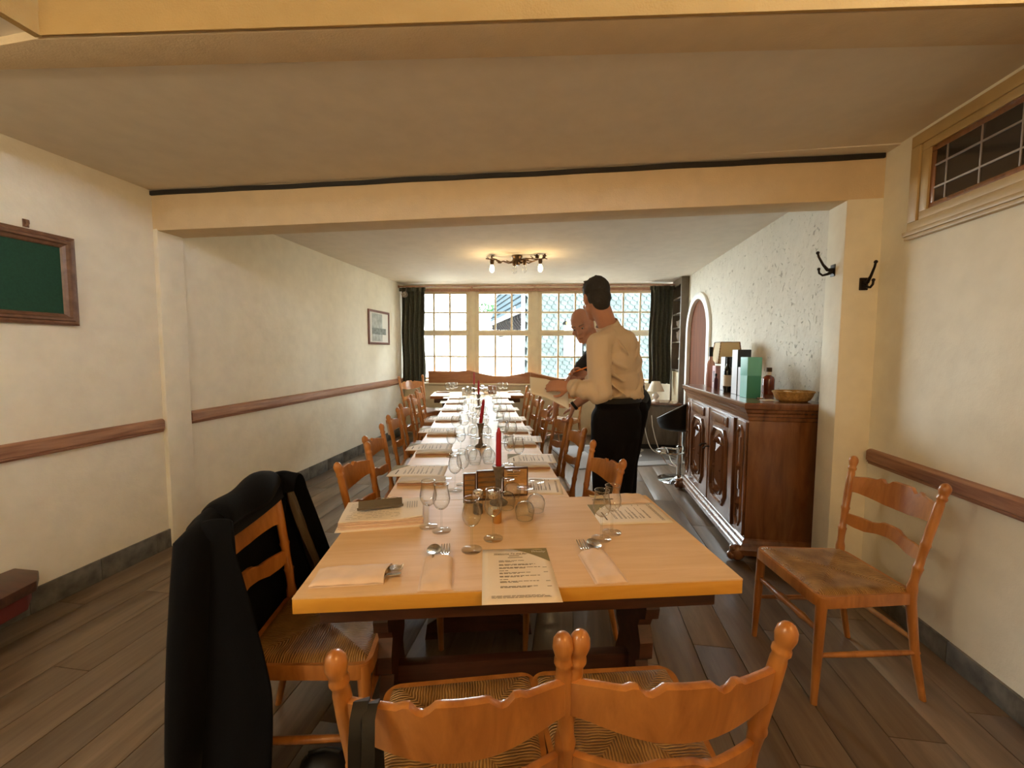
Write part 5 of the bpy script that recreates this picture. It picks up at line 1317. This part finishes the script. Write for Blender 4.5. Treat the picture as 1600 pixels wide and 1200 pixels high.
# ------------------------------------------------------------------ the two men
RH = Vector((math.cos(YAW), math.sin(YAW), 0)); FH = Vector((-math.sin(YAW), math.cos(YAW), 0))
def RM(x, d, z): return RH * x + FH * d + Vector((0, 0, z))      # right, ahead of where the photographer stands, height
def capsule(mb, p0, p1, r0, r1, n=14, sq=1.0, axis=None):
    p0, p1 = Vector(p0), Vector(p1); t = (p1 - p0)
    L = max(t.length, 1e-5); t = t / L
    pts = []; rad = []
    for k in range(6): a = PI / 2 * k / 5; pts.append(p0 - t * r0 * math.cos(a)); rad.append(max(.0006, r0 * math.sin(a)))
    for k in range(6): a = PI / 2 * k / 5; pts.append(p1 + t * r1 * math.sin(a)); rad.append(max(.0006, r1 * math.cos(a)))
    mb.tube(pts, rad, n)
def chain(mb, P, R):
    for a, b, r0, r1 in zip(P, P[1:], R, R[1:]): capsule(mb, a, b, r0, r1)
def ellip(mb, c, r, M3=None):
    T = Matrix.Translation(Vector(c)) @ (M3.to_4x4() if M3 else Matrix.Identity(4))
    mb.ball((0, 0, 0), r, 20, 14, T)
def basis(front, up=Vector((0, 0, 1))):
    f = Vector(front).normalized(); r = f.cross(up).normalized(); u = r.cross(f)
    return Matrix((r, f, u)).transposed()                         # columns: right, front, up
def fuse(name, mb, voxel, mat, parent, smooth=6, label=None, wrinkle=0.0, wscale=14):
    me = bpy.data.meshes.new(name); me.from_pydata(mb.v, [], mb.f)
    bm = bmesh.new(); bm.from_mesh(me); bmesh.ops.recalc_face_normals(bm, faces=bm.faces); bm.to_mesh(me); bm.free()
    o = bpy.data.objects.new(name, me); COL.objects.link(o)
    m = o.modifiers.new('r', 'REMESH'); m.mode = 'VOXEL'; m.voxel_size = voxel
    s = o.modifiers.new('s', 'SMOOTH'); s.factor = .5; s.iterations = smooth
    dg = bpy.context.evaluated_depsgraph_get(); dg.update()
    nm = bpy.data.meshes.new_from_object(o.evaluated_get(dg))
    o.modifiers.clear(); o.data = nm; bpy.data.meshes.remove(me)
    nm.name = name; nm.materials.clear(); nm.materials.append(mat)
    if wrinkle:
        cos = []
        nrm = [v.normal.copy() for v in nm.vertices]
        for v, n_ in zip(nm.vertices, nrm):
            q = v.co * wscale
            d = noise.noise(Vector((q.x, q.y, q.z * .45))) + .5 * noise.noise(Vector((q.x * 2.1, q.y * 2.1, q.z * 1.1 + 7)))
            v.co += n_ * d * wrinkle
    nm.polygons.foreach_set('use_smooth', [True] * len(nm.polygons))
    o.parent = parent
    if label: o['label'] = label
    return o
def hand(mb, wrist, d, nrm, side, curls, size=1.0, spread=.10):
    """palm and five fingers; d = pointing direction, nrm = the way the palm faces, side = +1 thumb towards d x nrm"""
    d = Vector(d).normalized(); nrm = Vector(nrm); nrm = (nrm - d * nrm.dot(d)).normalized(); s = d.cross(nrm) * side
    w = Vector(wrist); S = size
    for k, off in enumerate((-.03, -.010, .010, .029)):
        capsule(mb, w + d * .012 * S + s * off * .7 * S, w + d * (.088 - .004 * abs(k - 1.4)) * S + s * off * S, .0145 * S, .0115 * S)
    lens = (.068, .082, .088, .078)
    for k, off in enumerate((-.03, -.010, .010, .029)):
        p = w + d * (.088 - .004 * abs(k - 1.4)) * S + s * off * S; ang = 0.0; dirv = d; L = lens[k] * S
        for j, fr in enumerate((.45, .32, .23)):
            ang += curls[j]
            dv = (d * math.cos(ang) + nrm * math.sin(ang) + s * (off * spread * 8)).normalized()
            q = p + dv * L * fr; capsule(mb, p, q, (.0098 - .0008 * j) * S, (.0092 - .0009 * j) * S); p = q
    p = w + d * .028 * S + s * .026 * S + nrm * .006 * S
    q = p + (d * .55 + s * .62 + nrm * .42).normalized() * .042 * S; capsule(mb, p, q, .015 * S, .0115 * S)
    q2 = q + (d * .80 + s * .12 + nrm * .55).normalized() * .032 * S; capsule(mb, q, q2, .0112 * S, .0102 * S)
    q3 = q2 + (d * .85 - s * .15 + nrm * .5).normalized() * .024 * S; capsule(mb, q2, q3, .0102 * S, .0078 * S)
def headmesh(mb, c, B, s=1.0, nose=True):
    c = Vector(c); P = lambda x, y, z: c + B @ Vector((x, y, z)) * s
    ellip(mb, P(0, -.012, .030), (.076 * s, .096 * s, .092 * s), B)         # skull
    ellip(mb, P(0, .012, -.020), (.066 * s, .078 * s, .085 * s), B)         # face
    ellip(mb, P(0, .045, -.078), (.040 * s, .040 * s, .034 * s), B)         # jaw and chin
    capsule(mb, P(0, .074, -.098), P(0, .076, -.094), .017 * s, .017 * s)   # chin
    for sx in (-1, 1):
        capsule(mb, P(sx * .050, .015, -.058), P(sx * .022, .062, -.092), .022 * s, .018 * s)    # jaw line
        ellip(mb, P(sx * .042, .066, -.022), (.022 * s, .018 * s, .018 * s), B)                  # cheek
        capsule(mb, P(sx * .045, .076, .028), P(sx * .014, .086, .024), .010 * s, .011 * s)      # brow
        ellip(mb, P(sx * .076, -.008, -.012), (.008 * s, .018 * s, .032 * s), B)                 # ear
        ellip(mb, P(sx * .081, -.014, .004), (.006 * s, .016 * s, .018 * s), B)
    capsule(mb, P(0, .088, .016), P(0, .110, -.022), .0085 * s, .0125 * s)   # nose
    for sx in (-1, 1): capsule(mb, P(sx * .011, .097, -.026), P(sx * .009, .100, -.026), .0085 * s, .008 * s)
    capsule(mb, P(-.022, .083, -.058), P(.022, .083, -.058), .0068 * s, .0068 * s); capsule(mb, P(-.017, .084, -.067), P(.017, .084, -.067), .0075 * s, .0075 * s)   # lips
    return P
def shoe(mb, heel, toe):
    heel, toe = Vector(heel), Vector(toe); d = toe - heel
    capsule(mb, heel + Vector((0, 0, .04)), heel + d * .45 + Vector((0, 0, .045)), .038, .044); capsule(mb, heel + d * .45 + Vector((0, 0, .040)), toe + Vector((0, 0, .030)), .044, .030)
    capsule(mb, heel + Vector((0, 0, .03)), heel + Vector((0, 0, .09)), .036, .040)

# --- man in the cream shirt, standing with his back to us, reading a sheet
m1 = thing('person', 'man in cream shirt and black trousers standing with his back turned, holding a sheet', 'person', RM(.66, 2.62, 0), YAW)
O1 = Vector(m1.location); L1 = Matrix.Rotation(-YAW, 4, 'Z') @ Matrix.Translation(-O1)
p = lambda x, d, z: L1 @ RM(x, d, z)
HB = basis((-.20, .93, -.34))                                              # where his face points, in his own frame
hc = p(.517, 2.60, 1.722)
neck = p(.605, 2.61, 1.53); nb = hc + HB @ Vector((0, -.035, -.05))
skin = MB(); P1 = headmesh(skin, hc, HB, 1.0)
chain(skin, [nb, neck, p(.63, 2.62, 1.47)], [.060, .060, .075])
sl, sr = p(.508, 2.480, 1.450), p(.762, 2.745, 1.455)
el, er = p(.520, 2.385, 1.165), p(.66, 2.90, 1.19)
wl, wr = p(.335, 2.40, 1.196), p(.515, 2.87, 1.23)
for a, b, c in ((sl, el, wl), (sr, er, wr)): chain(skin, [a, a.lerp(b, .5), b, b.lerp(c, .4), c], [.052, .046, .040, .040, .027])
hl = p(.17, 2.43, 1.205) - wl; hand(skin, wl, hl + Vector((0, 0, .0)), (0.1, .8, -.35), 1, (.30, .40, .30), .92)
hr = p(.42, 2.87, 1.27) - wr; hand(skin, wr, hr, (-.25, -.75, -.5), -1, (.7, .9, .5), .98)
chain(skin, [p(.640, 2.61, 1.42), p(.664, 2.615, 1.20), p(.665, 2.62, 1.0)], [.085, .085, .09])
lg = []
for (hx, hd, kx, kd, ax, ad) in ((.605, 2.585, .600, 2.60, .615, 2.58), (.720, 2.66, .700, 2.66, .700, 2.67)):
    chain(skin, [p(hx, hd, .95), p(kx, kd - .01, .52), p(ax, ad, .09)], [.085, .058, .042]); lg.append((p(hx, hd, .95), p(kx, kd - .01, .52), p(ax, ad, .09)))
fuse('body', skin, .0062, M_skin, m1, 4)
sh_ = MB()
chain(sh_, [sl, p(.640, 2.61, 1.490), sr], [.066, .078, .066]); chain(sh_, [sl, p(.625, 2.61, 1.53), sr], [.05, .062, .05])
BT = basis((-.60, .80, 0))
for c, r in (((.648, 2.61, 1.43), (.185, .112, .12)), ((.655, 2.61, 1.33), (.182, .122, .14)), ((.663, 2.615, 1.22), (.168, .120, .13)), ((.668, 2.62, 1.13), (.168, .118, .085))): ellip(sh_, p(*c), r, BT)
chain(sh_, [sl, sl.lerp(el, .5), el, el.lerp(wl, .45), el.lerp(wl, .93)], [.067, .066, .062, .058, .040])
chain(sh_, [sr, sr.lerp(er, .5), er, er.lerp(wr, .45), er.lerp(wr, .93)], [.067, .062, .058, .050, .038])
ellip(sh_, el + Vector((-.02, 0, -.012)), (.075, .055, .05))
def ridge(mb, c0, z0, f0, z1, f1, r=.011, a=.181, b=.124, n=7):
    """a fold in the cloth over the back: from height z0 at f0 degrees off the spine to z1, f1"""
    R2 = BT @ Vector((1, 0, 0)); B2_ = BT @ Vector((0, -1, 0)); P = []
    for i in range(n + 1):
        q = i / n; z = lerp(z0, z1, q) - .012 * math.sin(PI * q); f = R_(lerp(f0, f1, q)); c = p(.655 + .01 * (1.33 - z) / .2, 2.612, z)
        P.append(c + R2 * a * math.sin(f) + B2_ * b * math.cos(f))
    chain(mb, P, [r * (.35 + .65 * math.sin(PI * i / n) ** .7) for i in range(n + 1)])
for z0, f0, z1, f1, r in ((1.40, -72, 1.30, -18, .014), (1.34, -76, 1.22, -25, .013), (1.41, 70, 1.27, 22, .014), (1.33, 74, 1.19, 30, .012), (1.26, 66, 1.14, 5, .012), (1.24, -66, 1.13, -12, .012), (1.20, 60, 1.13, 38, .011), (1.18, -60, 1.12, -40, .011), (1.47, -35, 1.38, -8, .010), (1.47, 38, 1.36, 10, .010)):
    ridge(sh_, None, z0, f0, z1, f1, r)
for k in range(18):          # blousing above the belt
    f = R_(k * 20); c = p(.667, 2.62, 1.128 + .010 * math.sin(k * 2.4))
    ellip(sh_, c + BT @ Vector((.158 * math.sin(f), -.112 * math.cos(f), 0)), (.030, .030, .020 + .006 * math.sin(k * 1.7)))
ua = (el - sl).normalized(); fa = (wl - el).normalized()
for base, dr_, rr, ks in ((el, fa, .058, (.02, .055, .09, .12, .15)), (el, -ua, .062, (.02, .06, .10, .15, .20))):
    o1 = dr_.orthogonal().normalized(); o2 = dr_.cross(o1)
    for i, kk in enumerate(ks):
        rq = rr * (1 - .9 * kk) + .001
        P = [base + dr_ * (kk + .022 * math.sin(a_ + i * 1.9)) + (o1 * math.cos(a_) + o2 * math.sin(a_)) * rq for a_ in [R_(i * 77 + s_ * 20) for s_ in range(10)]]
        chain(sh_, P, [.004, .008, .011, .012, .012, .012, .011, .009, .006, .004])
fuse('shirt', sh_, .0075, M_shirt, m1, 3, wrinkle=.016, wscale=9)
cm_ = MB(); cn = (neck - nb).normalized(); q0 = neck.lerp(nb, .12)
cx = cn.orthogonal().normalized(); cyv = cn.cross(cx)
rings = []
for h_, rr in ((-.035, .082), (-.005, .076), (.028, .072), (.030, .067), (-.03, .074)):
    rings.append([tuple(q0 - cn * h_ + (cx * math.cos(a) + cyv * math.sin(a)) * rr) for a in [2 * PI * i / 24 for i in range(24)]])
cm_.loft(rings, True, False).build('shirt_collar', M_shirt, m1, ang=60)
tr = MB()
ellip(tr, p(.668, 2.62, 1.07), (.166, .122, .06), BT); ellip(tr, p(.664, 2.625, .985), (.186, .135, .12), BT); ellip(tr, p(.662, 2.625, .90), (.180, .130, .12), BT)
for a, b, c in lg: chain(tr, [a, a.lerp(b, .5), b, b.lerp(c, .5), c + Vector((0, 0, -.03))], [.112, .100, .085, .077, .068])
fuse('trousers', tr, .010, M_trous, m1, 5, wrinkle=.004, wscale=10)
bl = MB(); rings = []
for z, g in ((1.085, .0), (1.085, .006), (1.118, .006), (1.118, .0)):
    rings.append([tuple(p(.668, 2.62, z) + BT @ Vector(((.169 + g) * math.cos(a), (.124 + g) * math.sin(a), 0))) for a in [2 * PI * i / 40 for i in range(40)]])
bl.loft(rings, True, False).build('belt', M_black, m1, ang=40)
shm = MB()
for (a, b, c), sx in zip(lg, (0, 1)): shoe(shm, (c.x, c.y - .03, 0), (c.x - .15, c.y + .17, 0)); fuse('shoe', shm, .008, M_black, m1, 3); shm = MB()
hm = MB(); ellip(hm, P1(0, -.022, .042), (.0815, .0975, .093), HB); ellip(hm, P1(0, -.050, -.010), (.073, .066, .074), HB); ellip(hm, P1(0, -.066, -.055), (.056, .040, .05), HB); ellip(hm, P1(0, .035, .088), (.062, .062, .038), HB)
rn = random.Random(4)
for q in range(26):
    a = rn.uniform(0, 2 * PI); e = rn.uniform(.25, 1.35)
    c0 = Vector((.074 * math.cos(a) * math.cos(e), -.015 + .090 * math.sin(a) * math.cos(e), .045 + .088 * math.sin(e)))
    capsule(hm, P1(*c0), P1(*(c0 + Vector((rn.gauss(0, .012), .008, .012)))), .012, .003)
fuse('hair', hm, .0045, M_hair, m1, 2)
wb = MB(); dv = (wl - el).normalized(); ax = dv.orthogonal().normalized(); ay = dv.cross(ax); qc = wl - dv * .012
rings = [[tuple(qc + dv * o_ + (ax * math.cos(a) + ay * math.sin(a)) * r_) for a in [2 * PI * i / 20 for i in range(20)]] for o_, r_ in ((-.010, .030), (-.010, .034), (.010, .034), (.010, .030))]
wb.loft(rings, True, False).build('wristband', M_black, m1, ang=40)
for sx in (-1, 1):
    e_ = MB(); ellip(e_, P1(sx * .030, .076, .006), (.010, .006, .006), HB); e_.build('eye', M_hair, m1)
# the sheet he holds and the pencil: things of their own, touching his hands
c0 = RM(.262, 2.432, 1.195)
t = thing('held_sheet', 'curled white sheet of paper held up by the man in the cream shirt', 'paper', c0, YAW)
def hs_(a, b):
    x = lerp(-.155, .075, a); y = lerp(-.02, .05, b); z = lerp(-.055, .060, b) - .50 * x * (.55 - .25 * b) - .055 * max(0, a - .45) - .012
    return (x, .022 + y + .02 * math.sin(3 * a), z - .02)
MB().slab(hs_, 16, 8, (0, .0012, 0)).build('sheet', M_white, t, ang=180)
t = thing('pencil', 'orange pencil in the right hand of the man in the cream shirt', 'pencil', RM(.452, 2.835, 1.262), YAW)
MB().tube([(-.075, -.01, -.022), (-.062, -.01, -.016), (.06, .0, .030)], [.0012, .005, .005], 8).build('barrel', plain('orange_lacquer', (.75, .22, .03), .4), t); MB().tube([(.06, 0, .030), (.072, .001, .0345)], .0048, 8).build('ferrule', M_steel, t)

# --- bald man leaning on a chair back
m2 = thing('person', 'bald man in dark t-shirt leaning over with both hands on a chair back', 'person', RM(.94, 3.42, 0), YAW)
O2 = Vector(m2.location); L2 = Matrix.Rotation(-YAW, 4, 'Z') @ Matrix.Translation(-O2)
p = lambda x, d, z: L2 @ RM(x, d, z)
H2 = basis((-.44, -.82, -.42), Vector((-.22, 0, 1)))
hc = p(.535, 3.20, 1.595)
skin = MB(); P2 = headmesh(skin, hc, H2, 1.06)
chest = p(.79, 3.30, 1.32); neck = p(.665, 3.25, 1.44)
chain(skin, [hc + H2 @ Vector((0, -.045, -.05)), neck, chest], [.062, .066, .10])
sA, sB = p(.690, 3.44, 1.385), p(.825, 3.13, 1.385)
eA, eB = p(.485, 3.32, 1.185), p(.650, 3.13, 1.130)
wA, wB = p(.350, 3.28, .980), p(.470, 3.14, .985)
for a, b, c in ((sA, eA, wA), (sB, eB, wB)): chain(skin, [a, a.lerp(b, .5), b, b.lerp(c, .35), c], [.056, .050, .043, .043, .030])
hand(skin, wA, p(.330, 3.30, .85) - wA, (-.9, .2, -.2), 1, (.30, .75, .6), 1.05)
hand(skin, wB, p(.435, 3.17, .85) - wB, (-.9, .3, -.2), 1, (.30, .75, .6), 1.05)
hip = p(.985, 3.46, 1.00)
chain(skin, [chest, chest.lerp(hip, .5), hip], [.095, .095, .10])
lg = []
for (hx, hd, kx, kd, ax_, ad) in ((.93, 3.56, .90, 3.50, .93, 3.53), (1.0, 3.38, .95, 3.36, .96, 3.38)):
    chain(skin, [p(hx, hd, .93), p(kx, kd, .50), p(ax_, ad, .09)], [.088, .060, .043]); lg.append((p(hx, hd, .93), p(kx, kd, .50), p(ax_, ad, .09)))
fuse('body', skin, .0068, M_skin, m2, 4)
ts = MB(); chain(ts, [sA, chest + Vector((0, 0, .06)), sB], [.080, .105, .080])
dB = (hip - chest).normalized(); B2 = Matrix((dB.cross(Vector((0, 0, 1))).normalized(), dB, dB.cross(Vector((0, 0, 1))).normalized().cross(dB))).transposed()
for q_, r in ((.0, (.20, .12, .125)), (.33, (.19, .13, .13)), (.66, (.185, .13, .13)), (.95, (.175, .11, .13))): ellip(ts, chest.lerp(hip, q_), r, B2)
chain(ts, [sA, sA.lerp(eA, .62)], [.076, .064]); chain(ts, [sB, sB.lerp(eB, .62)], [.076, .064])
chain(ts, [chest, neck + Vector((.02, 0, -.045))], [.10, .074])
fuse('tshirt', ts, .009, M_tee, m2, 5, wrinkle=.005, wscale=11)
tr = MB(); ellip(tr, hip + Vector((0, 0, -.02)), (.175, .16, .15))
for a, b, c in lg: chain(tr, [a, a.lerp(b, .5), b, b.lerp(c, .5), c + Vector((0, 0, -.03))], [.115, .100, .085, .075, .066])
fuse('trousers', tr, .011, M_trous, m2, 5, wrinkle=.004, wscale=10)
for (a, b, c) in lg:
    shm = MB(); shoe(shm, (c.x + .02, c.y + .03, 0), (c.x - .16, c.y - .17, 0)); fuse('shoe', shm, .009, M_black, m2, 3)
for sx in (-1, 1):
    e_ = MB(); ellip(e_, P2(sx * .030, .078, .006), (.0125, .008, .0065), H2); e_.build('eye', plain('eye_white_%d' % (sx + 1), (.42, .36, .32), .3), m2)
    e_ = MB(); ellip(e_, P2(sx * .030, .0845, .005), (.005, .0035, .005), H2); e_.build('iris', M_hair, m2)
    capb = MB(); capsule(capb, P2(sx * .046, .079, .031), P2(sx * .016, .0915, .028), .0042, .0046); capb.build('eyebrow', plain('grey_brow_%d' % (sx + 1), (.16, .12, .10), .9), m2)
mo = MB(); mo.tube([P2(-.026, .0805, -.0585), P2(-.012, .0895, -.0625), P2(.012, .0895, -.0625), P2(.026, .0805, -.0585)], [.001, .0026, .0026, .001], 6); mo.build('mouth', plain('dark_lip_line', (.16, .05, .04), .6), m2)
dv = (wB - eB).normalized(); ax = dv.orthogonal().normalized(); ay = dv.cross(ax); qc = wB - dv * .004
rings = [[tuple(qc + dv * o_ + (ax * math.cos(a) + ay * math.sin(a)) * r_) for a in [2 * PI * i / 20 for i in range(20)]] for o_, r_ in ((-.011, .031), (-.011, .0365), (.011, .0365), (.011, .031))]
wt = MB().loft(rings, True, False).build('watch', M_black, m2, ang=40)
